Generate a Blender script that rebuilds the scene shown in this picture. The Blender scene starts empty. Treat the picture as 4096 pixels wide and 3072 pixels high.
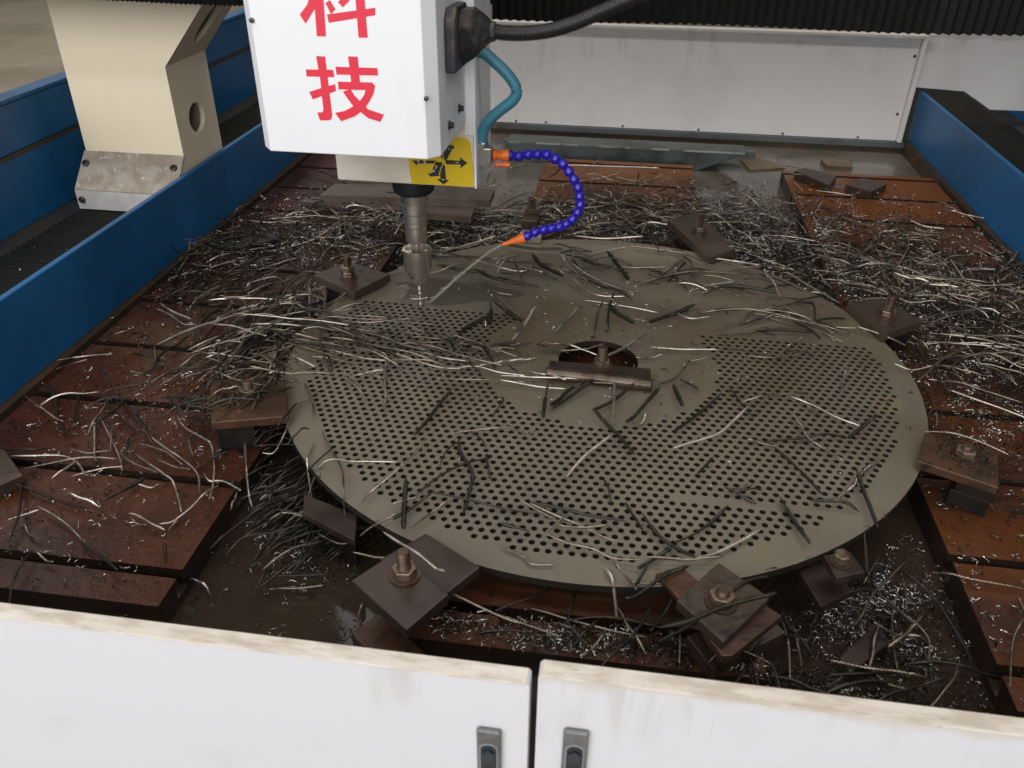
import bpy, bmesh, math, random
import numpy as np
from mathutils import Vector, Matrix, noise
from mathutils.geometry import delaunay_2d_cdt
rnd = random.Random(7)
nr = np.random.RandomState(11)
sc = bpy.context.scene
PI = math.pi

# ---------------------------------------------------------------- camera
cam_d = bpy.data.cameras.new('camera'); cam = bpy.data.objects.new('camera', cam_d)
sc.collection.objects.link(cam); sc.camera = cam
cam_d.lens = 28.604; cam_d.sensor_width = 36; cam_d.clip_start = 0.02; cam_d.clip_end = 200
yaw, pitch, roll = math.radians(-7.7186), math.radians(32.5952), math.radians(0.6424)
fw = Vector((math.sin(yaw)*math.cos(pitch), math.cos(yaw)*math.cos(pitch), -math.sin(pitch)))
rt = Vector((math.cos(yaw), -math.sin(yaw), 0)); up = rt.cross(fw)
r2 = math.cos(roll)*rt + math.sin(roll)*up; u2 = -math.sin(roll)*rt + math.cos(roll)*up
cam.matrix_world = Matrix(((r2.x, u2.x, -fw.x, 0.0211), (r2.y, u2.y, -fw.y, -1.38406), (r2.z, u2.z, -fw.z, 0.81652), (0, 0, 0, 1)))
cam_d.dof.use_dof = True; cam_d.dof.focus_distance = 1.85; cam_d.dof.aperture_fstop = 9.0

# ---------------------------------------------------------------- world and lamps (factory hall lit through roof lights)
w = bpy.data.worlds.new('World'); sc.world = w; w.use_nodes = True
w.node_tree.nodes['Background'].inputs[0].default_value = (1.0, 0.96, 0.91, 1)
w.node_tree.nodes['Background'].inputs[1].default_value = 0.07
def area(name, loc, target, sx, sy, power, col):
    d = bpy.data.lights.new(name, 'AREA'); d.shape = 'RECTANGLE'; d.size = sx; d.size_y = sy; d.energy = power; d.color = col
    o = bpy.data.objects.new(name, d); sc.collection.objects.link(o); o.location = loc
    o.rotation_euler = (Vector(target)-Vector(loc)).to_track_quat('-Z', 'Y').to_euler(); return o
area('hall_opening', (-1.2, -5.4, 2.4), (0, 0.4, 0.3), 8.0, 3.6, 390, (0.98, 0.98, 1.0))
for i, y in enumerate((-4.6, -1.4, 1.6)):
    area('roof_light_strip', (-0.4, y, 5.4), (-0.4, y, 0.0), 9.0, 0.7, (120, 150, 130)[i], (1.0, 0.975, 0.94))
area('floor_fill_lamp', (-6.5, 7.5, 5.6), (-6.5, 7.5, 0.0), 6.0, 8.0, 260, (1.0, 0.975, 0.94))  # added fill lamp to brighten the far left floor, no visible source
sc.view_settings.view_transform = 'Standard'; sc.view_settings.look = 'None'; sc.view_settings.exposure = 0.0; sc.view_settings.gamma = 1

# ---------------------------------------------------------------- materials
def new_mat(name):
    m = bpy.data.materials.new(name); m.use_nodes = True
    return m, m.node_tree, m.node_tree.nodes['Principled BSDF']
def mat(name, col, rough=0.5, metal=0.0, spec=0.5, noise_cols=None, nscale=8, bump=0.0, bscale=60, rough2=None, detail=6, thr=(0.4, 0.65), coat=0.0, stretch=None, extra=None):
    """noise_cols: second colour mixed in by noise; extra: list of (colour, scale, lo, hi) more layers"""
    m, t, b = new_mat(name); N = t.nodes; L = t.links
    b.inputs['Base Color'].default_value = (*col, 1); b.inputs['Roughness'].default_value = rough
    b.inputs['Metallic'].default_value = metal; b.inputs['Specular IOR Level'].default_value = spec
    b.inputs['Coat Weight'].default_value = coat; b.inputs['Coat Roughness'].default_value = 0.12
    tc = N.new('ShaderNodeTexCoord'); src = tc.outputs['Object']
    if stretch:
        mp = N.new('ShaderNodeMapping'); mp.inputs['Scale'].default_value = stretch; L.new(src, mp.inputs[0]); src = mp.outputs[0]
    def nz(s, d=detail, seed=0.0, src_=None):
        n = N.new('ShaderNodeTexNoise'); n.noise_dimensions = '4D'; n.inputs['W'].default_value = seed
        n.inputs['Scale'].default_value = s; n.inputs['Detail'].default_value = d; n.inputs['Roughness'].default_value = 0.6
        L.new(src_ or src, n.inputs['Vector']); return n
    def rng(v, a, c, o0=0.0, o1=1.0):
        r = N.new('ShaderNodeMapRange'); r.interpolation_type = 'SMOOTHSTEP'
        r.inputs[1].default_value = a; r.inputs[2].default_value = c; r.inputs[3].default_value = o0; r.inputs[4].default_value = o1
        L.new(v, r.inputs[0]); return r.outputs[0]
    cur = None
    layers = []
    if noise_cols: layers.append((noise_cols, nscale, thr[0], thr[1]))
    if extra: layers += extra
    fac0 = None
    for i, (c2, s, a, c) in enumerate(layers):
        n = nz(s, seed=i*3.7+1.3); f = rng(n.outputs['Fac'], a, c)
        if fac0 is None: fac0 = f
        mx = N.new('ShaderNodeMix'); mx.data_type = 'RGBA'
        if cur is None: mx.inputs[6].default_value = (*col, 1)
        else: L.new(cur, mx.inputs[6])
        mx.inputs[7].default_value = (*c2, 1); L.new(f, mx.inputs[0]); cur = mx.outputs[2]
    if cur is not None: L.new(cur, b.inputs['Base Color'])
    if rough2 is not None:
        n = nz(nscale*1.7, seed=9.1); L.new(rng(n.outputs['Fac'], 0.38, 0.62, rough, rough2), b.inputs['Roughness'])
    if bump:
        n = nz(bscale, 5, seed=4.4); bp = N.new('ShaderNodeBump'); bp.inputs['Strength'].default_value = bump; bp.inputs['Distance'].default_value = 0.004
        L.new(n.outputs['Fac'], bp.inputs['Height']); L.new(bp.outputs[0], b.inputs['Normal'])
    return m
M = {}
M['concrete'] = mat('concrete', (0.36,0.31,0.23), 0.85, noise_cols=(0.28,0.24,0.17), nscale=1.2, bump=0.2, bscale=20, extra=[((0.42,0.37,0.29), 3.5, 0.55, 0.75)])
M['coolant'] = mat('coolant', (0.024,0.017,0.012), 0.06, spec=0.7, noise_cols=(0.040,0.028,0.019), nscale=5, bump=0.14, bscale=12, rough2=0.12, thr=(0.35,0.65))
M['dirty_steel'] = mat('dirty_steel', (0.045,0.032,0.022), 0.55, 0.2, noise_cols=(0.09,0.045,0.02), nscale=9, bump=0.3, bscale=60)
M['dark_steel'] = mat('dark_steel', (0.007,0.006,0.0055), 0.5, 0.2, noise_cols=(0.018,0.013,0.010), nscale=14, bump=0.2)  # near-black: shade under the clamps is painted into their packing blocks
M['grey_paint'] = mat('grey_paint', (0.10,0.115,0.12), 0.5, noise_cols=(0.06,0.055,0.045), nscale=12, thr=(0.5,0.7))
M['white'] = mat('white_paint', (0.78,0.785,0.80), 0.42, noise_cols=(0.72,0.72,0.72), nscale=6, thr=(0.5,0.75), bump=0.02, bscale=200, extra=[((0.50,0.46,0.42), 13, 0.70, 0.84)])
M['white_old'] = mat('aged_white_paint', (0.82,0.785,0.76), 0.5, noise_cols=(0.74,0.70,0.66), nscale=3.0, thr=(0.48,0.72), extra=[((0.33,0.27,0.20), 14, 0.66, 0.78)])
M['door'] = mat('door_paint', (0.625,0.63,0.665), 0.45, noise_cols=(0.57,0.565,0.585), nscale=7, thr=(0.56,0.76), extra=[((0.50,0.45,0.40), 11, 0.66, 0.80)])
M['door_top'] = mat('greasy_door_top', (0.60,0.55,0.48), 0.5, noise_cols=(0.45,0.39,0.32), nscale=18, thr=(0.42,0.62), stretch=(1,4,1), extra=[((0.66,0.62,0.56), 9, 0.55, 0.7), ((0.30,0.22,0.16), 60, 0.62, 0.75)])
M['cream'] = mat('cream_paint', (0.80,0.69,0.50), 0.5, noise_cols=(0.74,0.63,0.45), nscale=4, thr=(0.5,0.75), extra=[((0.40,0.31,0.2), 30, 0.72, 0.8)])
M['block'] = mat('speckled_cream_paint', (0.66,0.60,0.50), 0.45, noise_cols=(0.55,0.48,0.37), nscale=10, thr=(0.45,0.7), extra=[((0.25,0.19,0.14), 70, 0.68, 0.74)])
M['foot'] = mat('crusted_foot_paint', (0.36,0.32,0.27), 0.6, noise_cols=(0.27,0.22,0.17), nscale=22, thr=(0.4,0.6), bump=0.5, bscale=120, extra=[((0.62,0.60,0.57), 75, 0.60, 0.66)])
M['foot_white'] = mat('foot_white_paint', (0.56,0.55,0.53), 0.5, noise_cols=(0.45,0.43,0.41), nscale=12)
M['blue'] = mat('blue_paint', (0.012,0.114,0.282), 0.42, spec=0.4, noise_cols=(0.010,0.088,0.22), nscale=5, thr=(0.4,0.7), bump=0.05, bscale=90, extra=[((0.03,0.06,0.09), 16, 0.66, 0.8), ((0.10,0.16,0.24), 120, 0.74, 0.8)])
M['rust_paint'] = mat('rusty_seam', (0.075,0.04,0.025), 0.7, noise_cols=(0.03,0.05,0.04), nscale=10)
M['dusty'] = mat('dusty_ledge', (0.035,0.030,0.024), 0.7, noise_cols=(0.018,0.022,0.026), nscale=8, bump=0.3)
M['bellows'] = mat('bellows_fabric', (0.007,0.0075,0.007), 0.65, spec=0.2, noise_cols=(0.016,0.015,0.011), nscale=10, thr=(0.5,0.75))
M['table_dark'] = mat('wet_rusty_iron', (0.070,0.023,0.011), 0.22, 0.1, spec=0.25, noise_cols=(0.034,0.013,0.008), nscale=5, thr=(0.42,0.66), bump=0.5, bscale=70, rough2=0.42, extra=[((0.085,0.045,0.024), 3.3, 0.56, 0.66), ((0.015,0.010,0.008), 38, 0.6, 0.7), ((0.15,0.070,0.045), 170, 0.62, 0.70)])
M['table_mid'] = mat('rusty_iron', (0.085,0.030,0.013), 0.35, 0.1, spec=0.3, noise_cols=(0.035,0.018,0.012), nscale=6, bump=0.35, bscale=55, rough2=0.6, extra=[((0.015,0.010,0.008), 38, 0.6, 0.7)])
M['table_rust'] = mat('orange_rusty_iron', (0.090,0.030,0.010), 0.26, 0.1, spec=0.25, noise_cols=(0.040,0.016,0.009), nscale=4.5, thr=(0.42,0.62), bump=0.35, bscale=55, rough2=0.6, stretch=(0.6,1.3,1), extra=[((0.03,0.016,0.010), 12, 0.56, 0.72), ((0.17,0.080,0.050), 170, 0.62, 0.70)])
M['disc'] = mat('oily_steel_plate', (0.168,0.142,0.100), 0.30, 0.15, spec=0.45, noise_cols=(0.118,0.088,0.053), nscale=2.6, thr=(0.42,0.66), bump=0.08, bscale=26, rough2=0.52, extra=[((0.150,0.138,0.104), 3.5, 0.48, 0.70), ((0.20,0.155,0.085), 7, 0.60, 0.72), ((0.09,0.060,0.036), 16, 0.62, 0.78), ((0.11,0.085,0.06), 55, 0.60, 0.70)])
M['clamp_plate'] = mat('brown_steel', (0.070,0.050,0.036), 0.38, 0.3, noise_cols=(0.055,0.034,0.022), nscale=14, bump=0.4, extra=[((0.15,0.055,0.02), 17, 0.60, 0.74), ((0.03,0.022,0.018), 28, 0.58, 0.70)])
M['clamp_dark'] = mat('wet_dark_steel', (0.048,0.034,0.026), 0.32, 0.2, noise_cols=(0.026,0.018,0.013), nscale=14, bump=0.15, extra=[((0.08,0.035,0.016), 20, 0.64, 0.76)])
M['clamp_rust'] = mat('rusty_steel', (0.085,0.042,0.023), 0.38, 0.2, noise_cols=(0.045,0.024,0.015), nscale=16, bump=0.4, extra=[((0.16,0.060,0.02), 22, 0.60, 0.74), ((0.02,0.015,0.012), 30, 0.58, 0.70)])
M['block_pale'] = mat('pale_steel', (0.22,0.20,0.17), 0.4, 0.5)
M['bar'] = mat('grey_flat_steel', (0.12,0.095,0.072), 0.4, 0.3, noise_cols=(0.075,0.05,0.036), nscale=12, bump=0.1, extra=[((0.17,0.07,0.025), 14, 0.66, 0.76)])
M['tan_plate'] = mat('tan_steel', (0.17,0.12,0.06), 0.45, 0.2, noise_cols=(0.11,0.07,0.035), nscale=20)
M['green_steel'] = mat('green_grey_steel', (0.095,0.112,0.104), 0.42, 0.3, noise_cols=(0.04,0.042,0.035), nscale=8, extra=[((0.10,0.055,0.03), 10, 0.66, 0.78)])
M['edge_highlight'] = mat('painted_edge_highlight', (0.35,0.36,0.33), 0.4, 0.4, noise_cols=(0.12,0.12,0.10), nscale=14, thr=(0.45,0.55))  # painted highlight for the channel's top front edge
M['rust_bolt'] = mat('rusty_bolt', (0.095,0.060,0.040), 0.4, 0.5, noise_cols=(0.06,0.03,0.02), nscale=60)
M['nut'] = mat('worn_nut', (0.26,0.20,0.14), 0.35, 0.7, noise_cols=(0.10,0.06,0.04), nscale=50)
M['rod'] = mat('rusty_rod', (0.11,0.080,0.058), 0.32, 0.6, noise_cols=(0.045,0.028,0.018), nscale=26)
M['black'] = mat('black_plastic', (0.012,0.012,0.013), 0.4)
M['screw'] = mat('dark_screw', (0.05,0.048,0.045), 0.4, 0.5)
M['plug'] = mat('oily_plug', (0.022,0.022,0.026), 0.5, noise_cols=(0.085,0.068,0.05), nscale=16, thr=(0.5,0.62))
M['conduit'] = mat('conduit', (0.014,0.013,0.012), 0.35, spec=0.6)
M['teal'] = mat('teal_rubber', (0.045,0.20,0.27), 0.42, noise_cols=(0.06,0.15,0.18), nscale=30, thr=(0.5,0.7), extra=[((0.09,0.07,0.05), 60, 0.68, 0.76)])
M['chrome'] = mat('worn_nickel', (0.60,0.57,0.53), 0.25, 0.9, noise_cols=(0.30,0.24,0.18), nscale=70, thr=(0.5,0.7))
M['orange'] = mat('orange_plastic', (0.72,0.15,0.02), 0.4, noise_cols=(0.50,0.10,0.02), nscale=40)
M['blue_bead'] = mat('blue_plastic', (0.018,0.010,0.33), 0.28, spec=0.6)
M['tool_steel'] = mat('tool_steel', (0.72,0.69,0.61), 0.24, 0.95, noise_cols=(0.62,0.58,0.50), nscale=9, rough2=0.32)
M['bit'] = mat('bit_steel', (0.25,0.23,0.20), 0.3, 0.9)
M['yellow'] = mat('yellow_film', (0.62,0.43,0.008), 0.38, noise_cols=(0.55,0.38,0.02), nscale=22, thr=(0.5,0.75))
M['black_print'] = mat('black_print', (0.02,0.018,0.016), 0.4)
M['white_print'] = mat('white_print', (0.7,0.7,0.68), 0.5)
M['red'] = mat('red_film', (0.69,0.028,0.058), 0.4)
M['handle'] = mat('grey_handle', (0.13,0.135,0.14), 0.3, noise_cols=(0.09,0.09,0.088), nscale=40)
M['handle_rim'] = mat('pale_handle_rim', (0.20,0.21,0.22), 0.25)
M['recess'] = mat('dark_recess', (0.012,0.02,0.028), 0.3)
M['latch'] = mat('latch', (0.02,0.03,0.04), 0.25)
M['chip_bright'] = mat('bright_swarf', (0.68,0.61,0.54), 0.30, 0.9, noise_cols=(0.36,0.31,0.25), nscale=22, thr=(0.45,0.65))
M['chip_pale'] = mat('pale_swarf', (0.58,0.48,0.42), 0.42, 0.6)
M['chip_grey'] = mat('grey_swarf', (0.34,0.285,0.22), 0.34, 0.85, noise_cols=(0.12,0.10,0.075), nscale=24)
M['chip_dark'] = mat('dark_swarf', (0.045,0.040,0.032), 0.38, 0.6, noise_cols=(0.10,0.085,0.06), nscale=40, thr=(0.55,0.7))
M['crumb'] = mat('glinting_crumbs', (0.85,0.83,0.78), 0.25, 0.9, noise_cols=(0.12,0.10,0.075), nscale=16, thr=(0.44,0.56))
M['crumb_dark'] = mat('dark_crumbs', (0.06,0.05,0.036), 0.35, 0.7, noise_cols=(0.11,0.09,0.06), nscale=30)
m, t, b = new_mat('milky_coolant'); b.inputs['Base Color'].default_value = (0.75,0.72,0.62,1); b.inputs['Roughness'].default_value = 0.15; b.inputs['Transmission Weight'].default_value = 0.75; b.inputs['IOR'].default_value = 1.33; b.inputs['Alpha'].default_value = 0.5; M['water'] = m
M['hole_wall'] = mat('oily_shaded_wall', (0.022,0.017,0.013), 0.5, 0.2)  # oily tone plus the holes' depth shade painted onto their walls
M['milky_pool'] = mat('milky_pool', (0.145,0.125,0.105), 0.10, noise_cols=(0.10,0.08,0.06), nscale=6, bump=0.04, bscale=18, rough2=0.25, extra=[((0.055,0.04,0.028), 18, 0.62, 0.72)])
# deeper orange rust towards the far ends of the middle and right tables, where the coolant does not reach
def rust_end(m, y0, y1, col, k=0.85):
    t = m.node_tree; N = t.nodes; L = t.links; b = N['Principled BSDF']; g = N.new('ShaderNodeNewGeometry'); sp_ = N.new('ShaderNodeSeparateXYZ'); L.new(g.outputs['Position'], sp_.inputs[0])
    n = N.new('ShaderNodeTexNoise'); n.inputs['Scale'].default_value = 5.0; n.inputs['Detail'].default_value = 6; L.new(g.outputs['Position'], n.inputs['Vector'])
    a = N.new('ShaderNodeMath'); a.operation = 'MULTIPLY_ADD'; a.inputs[1].default_value = 1.2; L.new(n.outputs['Fac'], a.inputs[0]); L.new(sp_.outputs[1], a.inputs[2])
    r = N.new('ShaderNodeMapRange'); r.interpolation_type = 'SMOOTHSTEP'; r.inputs[1].default_value = y0+0.6; r.inputs[2].default_value = y1+0.6; L.new(a.outputs[0], r.inputs[0])
    mx = N.new('ShaderNodeMix'); mx.data_type = 'RGBA'; src = b.inputs['Base Color'].links[0].from_socket; L.new(src, mx.inputs[6]); mx.inputs[7].default_value = (*col, 1)
    ml = N.new('ShaderNodeMath'); ml.operation = 'MULTIPLY'; ml.inputs[1].default_value = k; L.new(r.outputs[0], ml.inputs[0]); L.new(ml.outputs[0], mx.inputs[0]); L.new(mx.outputs[2], b.inputs['Base Color'])
rust_end(M['table_rust'], 0.6, 1.3, (0.20,0.060,0.011)); rust_end(M['table_mid'], 0.9, 1.5, (0.25,0.095,0.028))

# oily runs below the top edge of the doors: vertical streaks that die out downwards, and a few grease patches
def runs(m, ztop, zlen, col, amount=1.0):
    t = m.node_tree; N = t.nodes; L = t.links; b = N['Principled BSDF']; g = N.new('ShaderNodeNewGeometry')
    mp = N.new('ShaderNodeMapping'); mp.inputs['Scale'].default_value = (26, 1, 3.2); L.new(g.outputs['Position'], mp.inputs[0])
    n = N.new('ShaderNodeTexNoise'); n.inputs['Scale'].default_value = 1.0; n.inputs['Detail'].default_value = 5; n.inputs['Distortion'].default_value = 0.6; L.new(mp.outputs[0], n.inputs['Vector'])
    n2 = N.new('ShaderNodeTexNoise'); n2.inputs['Scale'].default_value = 4.5; n2.inputs['Detail'].default_value = 3; L.new(g.outputs['Position'], n2.inputs['Vector'])
    sp_ = N.new('ShaderNodeSeparateXYZ'); L.new(g.outputs['Position'], sp_.inputs[0])
    def mr(v, a, c, o0, o1):
        r = N.new('ShaderNodeMapRange'); r.interpolation_type = 'SMOOTHSTEP'; r.inputs[1].default_value = a; r.inputs[2].default_value = c; r.inputs[3].default_value = o0; r.inputs[4].default_value = o1; L.new(v, r.inputs[0]); return r.outputs[0]
    def mul(a, c):
        q = N.new('ShaderNodeMath'); q.operation = 'MULTIPLY'; L.new(a, q.inputs[0])
        if isinstance(c, float): q.inputs[1].default_value = c
        else: L.new(c, q.inputs[1])
        return q.outputs[0]
    f = mul(mul(mr(n.outputs['Fac'], 0.52, 0.68, 0, 1), mr(sp_.outputs[2], ztop-zlen, ztop, 0, 1)), mul(mr(n2.outputs['Fac'], 0.45, 0.6, 0, 1), amount))
    mx = N.new('ShaderNodeMix'); mx.data_type = 'RGBA'; L.new(b.inputs['Base Color'].links[0].from_socket, mx.inputs[6]); mx.inputs[7].default_value = (*col, 1); L.new(f, mx.inputs[0])
    # band of grime hugging the edge
    nb = N.new('ShaderNodeTexNoise'); nb.inputs['Scale'].default_value = 14; nb.inputs['Detail'].default_value = 6; L.new(g.outputs['Position'], nb.inputs['Vector'])
    ad = N.new('ShaderNodeMath'); ad.operation = 'MULTIPLY_ADD'; ad.inputs[1].default_value = 0.05; L.new(nb.outputs['Fac'], ad.inputs[0]); L.new(sp_.outputs[2], ad.inputs[2])
    mx2 = N.new('ShaderNodeMix'); mx2.data_type = 'RGBA'; L.new(mx.outputs[2], mx2.inputs[6]); mx2.inputs[7].default_value = (0.56, 0.51, 0.44, 1); L.new(mr(ad.outputs[0], ztop+0.024, ztop+0.036, 0, 0.6), mx2.inputs[0]); L.new(mx2.outputs[2], b.inputs['Base Color'])
runs(M['door'], 0.125, 0.12, (0.42,0.38,0.34), 0.38)
runs(M['white_old'], 0.30, 0.30, (0.40,0.34,0.29), 0.28)

M['sludge_shade'] = mat('oily_shaded_casting', (0.020,0.013,0.010), 0.35, 0.1, noise_cols=(0.035,0.020,0.013), nscale=9, bump=0.4, bscale=60)  # oily tone with painted-in shade for the table slots and sides

# the front half of the plate is mixed towards grey, the rear left browner
rust_end(M['disc'], 0.25, -0.45, (0.168,0.150,0.118), 0.5)

m, t, b = new_mat('wet_film'); b.inputs['Base Color'].default_value = (0.09,0.085,0.07,1); b.inputs['Roughness'].default_value = 0.06; b.inputs['Alpha'].default_value = 0.35; b.inputs['Specular IOR Level'].default_value = 0.7
nn = t.nodes.new('ShaderNodeTexNoise'); nn.inputs['Scale'].default_value = 30; bb_ = t.nodes.new('ShaderNodeBump'); bb_.inputs['Strength'].default_value = 0.25; bb_.inputs['Distance'].default_value = 0.004
tc_ = t.nodes.new('ShaderNodeTexCoord'); t.links.new(tc_.outputs['Object'], nn.inputs['Vector']); t.links.new(nn.outputs['Fac'], bb_.inputs['Height']); t.links.new(bb_.outputs[0], b.inputs['Normal']); M['film'] = m

# ---------------------------------------------------------------- helpers
def link(o, parent=None):
    sc.collection.objects.link(o)
    if parent is not None: o.parent = parent
    return o
def mesh_obj(name, verts, faces, m, parent=None, smooth=False, bevel=0.0, seg=2):
    me = bpy.data.meshes.new(name); me.from_pydata([tuple(v) for v in verts], [], faces); me.update()
    if m: me.materials.append(m)
    if smooth: me.polygons.foreach_set('use_smooth', [True]*len(me.polygons))
    o = bpy.data.objects.new(name, me); link(o, parent)
    if bevel:
        b = o.modifiers.new('bevel', 'BEVEL'); b.width = bevel; b.segments = seg; b.limit_method = 'ANGLE'; b.angle_limit = math.radians(40)
    return o
def np_mesh(name, V, F, m, parent=None, smooth=False):
    me = bpy.data.meshes.new(name); nf = len(F); k = F.shape[1]
    me.vertices.add(len(V)); me.vertices.foreach_set('co', V.astype(np.float32).ravel())
    me.loops.add(nf*k); me.loops.foreach_set('vertex_index', F.astype(np.int32).ravel())
    me.polygons.add(nf); me.polygons.foreach_set('loop_start', np.arange(0, nf*k, k, dtype=np.int32)); me.polygons.foreach_set('loop_total', np.full(nf, k, dtype=np.int32))
    me.update(calc_edges=True)
    if smooth: me.polygons.foreach_set('use_smooth', np.ones(nf, dtype=bool))
    if m: me.materials.append(m)
    return link(bpy.data.objects.new(name, me), parent)
def box_vf(x0, x1, y0, y1, z0, z1):
    v = [(x0,y0,z0),(x1,y0,z0),(x1,y1,z0),(x0,y1,z0),(x0,y0,z1),(x1,y0,z1),(x1,y1,z1),(x0,y1,z1)]
    f = [(3,2,1,0),(4,5,6,7),(0,1,5,4),(1,2,6,5),(2,3,7,6),(3,0,4,7)]
    return v, f
def box(name, x0, x1, y0, y1, z0, z1, m, parent=None, bevel=0.001, seg=2):
    v, f = box_vf(x0, x1, y0, y1, z0, z1)
    if parent is not None:
        p = parent_loc(parent); v = [(a-p[0], b-p[1], c-p[2]) for a, b, c in v]
    return mesh_obj(name, v, f, m, parent, bevel=bevel, seg=seg)
def parent_loc(p):
    l = Vector((0, 0, 0))
    while p is not None: l += Vector(p.location); p = p.parent
    return l
def rel(parent, pts):
    p = parent_loc(parent) if parent is not None else Vector((0, 0, 0))
    return [(a-p[0], b-p[1], c-p[2]) for a, b, c in pts]
def prism(name, poly, axis, a0, a1, m, parent=None, bevel=0.0, seg=2):
    """poly: 2D points; axis 'y': (x,z) outline extruded y a0..a1; 'x': (y,z); 'z': (x,y)"""
    def P(u, v, a): return {'y': (u, a, v), 'x': (a, u, v), 'z': (u, v, a)}[axis]
    n = len(poly); V = [P(u, v, a0) for u, v in poly]+[P(u, v, a1) for u, v in poly]
    F = [tuple(range(n))[::-1], tuple(range(n, 2*n))]+[(i, (i+1) % n, n+(i+1) % n, n+i) for i in range(n)]
    o = mesh_obj(name, rel(parent, V), F, m, parent, bevel=bevel, seg=seg)
    bm = bmesh.new(); bm.from_mesh(o.data); bmesh.ops.recalc_face_normals(bm, faces=bm.faces); bm.to_mesh(o.data); bm.free()
    return o
def lathe(name, prof, m, parent=None, loc=(0, 0, 0), seg=40, smooth_ang=35, axis=None):
    V = []; F = []
    for r, z in prof:
        for i in range(seg):
            a = 2*PI*i/seg; V.append(Vector((r*math.cos(a), r*math.sin(a), z)))
    for j in range(len(prof)-1):
        for i in range(seg):
            k = (i+1) % seg; F.append((j*seg+i, j*seg+k, (j+1)*seg+k, (j+1)*seg+i))
    if prof[0][0] > 1e-5: F.append(tuple(range(seg))[::-1])
    if prof[-1][0] > 1e-5: F.append(tuple(range((len(prof)-1)*seg, len(prof)*seg)))
    if axis is not None:
        q = Vector((0, 0, 1)).rotation_difference(Vector(axis)); V = [q @ v for v in V]
    V = [v+Vector(loc) for v in V]
    o = mesh_obj(name, rel(parent, V), F, m, parent)
    me = o.data; me.polygons.foreach_set('use_smooth', [True]*len(me.polygons))
    me.set_sharp_from_angle(angle=math.radians(smooth_ang))
    return o
def catmull(pts, step):
    P = [Vector(p) for p in pts]; P = [2*P[0]-P[1]]+P+[2*P[-1]-P[-2]]; out = []
    for i in range(1, len(P)-2):
        n = max(2, int((P[i+1]-P[i]).length/step))
        for k in range(n):
            t = k/n; a, b, c, d = P[i-1], P[i], P[i+1], P[i+2]
            out.append(0.5*((2*b)+(c-a)*t+(2*a-5*b+4*c-d)*t*t+(3*b-a-3*c+d)*t**3))
    out.append(P[-2]); return out
def tube(name, pts, rad, m, parent=None, seg=14, step=0.004, ridge=None, cap=True):
    """rad: number or f(u); ridge: (pitch, depth) makes corrugation"""
    C = catmull(pts, step) if ridge is None else catmull(pts, ridge[0]/4)
    V = []; F = []; n = len(C); ref = Vector((0, 0, 1)); s = 0.0
    for i, c in enumerate(C):
        t = (C[min(i+1, n-1)]-C[max(i-1, 0)]).normalized()
        if abs(t.dot(ref)) > .98: ref = Vector((0, 1, 0))
        a = t.cross(ref).normalized(); b = a.cross(t)
        r = rad(i/(n-1)) if callable(rad) else rad
        if ridge: r -= ridge[1]*(0 if i % 4 < 2 else 1)
        for k in range(seg):
            th = 2*PI*k/seg; V.append(c+r*(math.cos(th)*a+math.sin(th)*b))
    for i in range(n-1):
        for k in range(seg):
            q = (k+1) % seg; F.append((i*seg+k, i*seg+q, (i+1)*seg+q, (i+1)*seg+k))
    if cap: F.append(tuple(range(seg))); F.append(tuple(range((n-1)*seg, n*seg))[::-1])
    return mesh_obj(name, rel(parent, V), F, m, parent, smooth=True)
def empty(name, loc, rz=0.0):
    o = bpy.data.objects.new(name, None); o.empty_display_size = 0.05; link(o); o.location = loc; o.rotation_euler = (0, 0, rz); return o
def tag(o, label, cat, group=None, kind=None):
    o['label'] = label; o['category'] = cat
    if group: o['group'] = group
    if kind: o['kind'] = kind
    return o
def struct(o): o['kind'] = 'structure'; return o
def hexprof(cx, cy, r, rot=0.0, n=6): return [(cx+r*math.cos(rot+2*PI*i/n), cy+r*math.sin(rot+2*PI*i/n)) for i in range(n)]

# ================================================================ setting
struct(mesh_obj('workshop_floor', [(-14,-6,-0.95),(14,-6,-0.95),(14,22,-0.95),(-14,22,-0.95)], [(0,1,2,3)], M['concrete']))
# tank floor with a skin of coolant lying on it
struct(mesh_obj('tank_floor', [(-1.105,-0.83,-0.108),(1.083,-0.83,-0.108),(1.083,1.9,-0.108),(-1.105,1.9,-0.108)], [(0,1,2,3)], M['coolant']))
struct(mesh_obj('coolant_pool', [(-1.104,1.02,-0.1045),(1.082,0.98,-0.1045),(1.082,1.899,-0.1045),(-1.104,1.899,-0.1045)], [(0,1,2,3)], M['milky_pool']))
# rear wall of the tank with its grey lip
rw = empty('tank_rear_wall', (0, 1.9, -0.11)); tag(rw, 'low stained rear wall of the tank with a grey lip under the long white panel', 'wall')
box('wall', -1.105, 1.083, 1.902, 1.95, -0.16, -0.084, M['dirty_steel'], rw, bevel=0)
box('lip', -1.10, 1.08, 1.893, 1.95, -0.0838, -0.0612, M['grey_paint'], rw, bevel=0.002)

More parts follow.
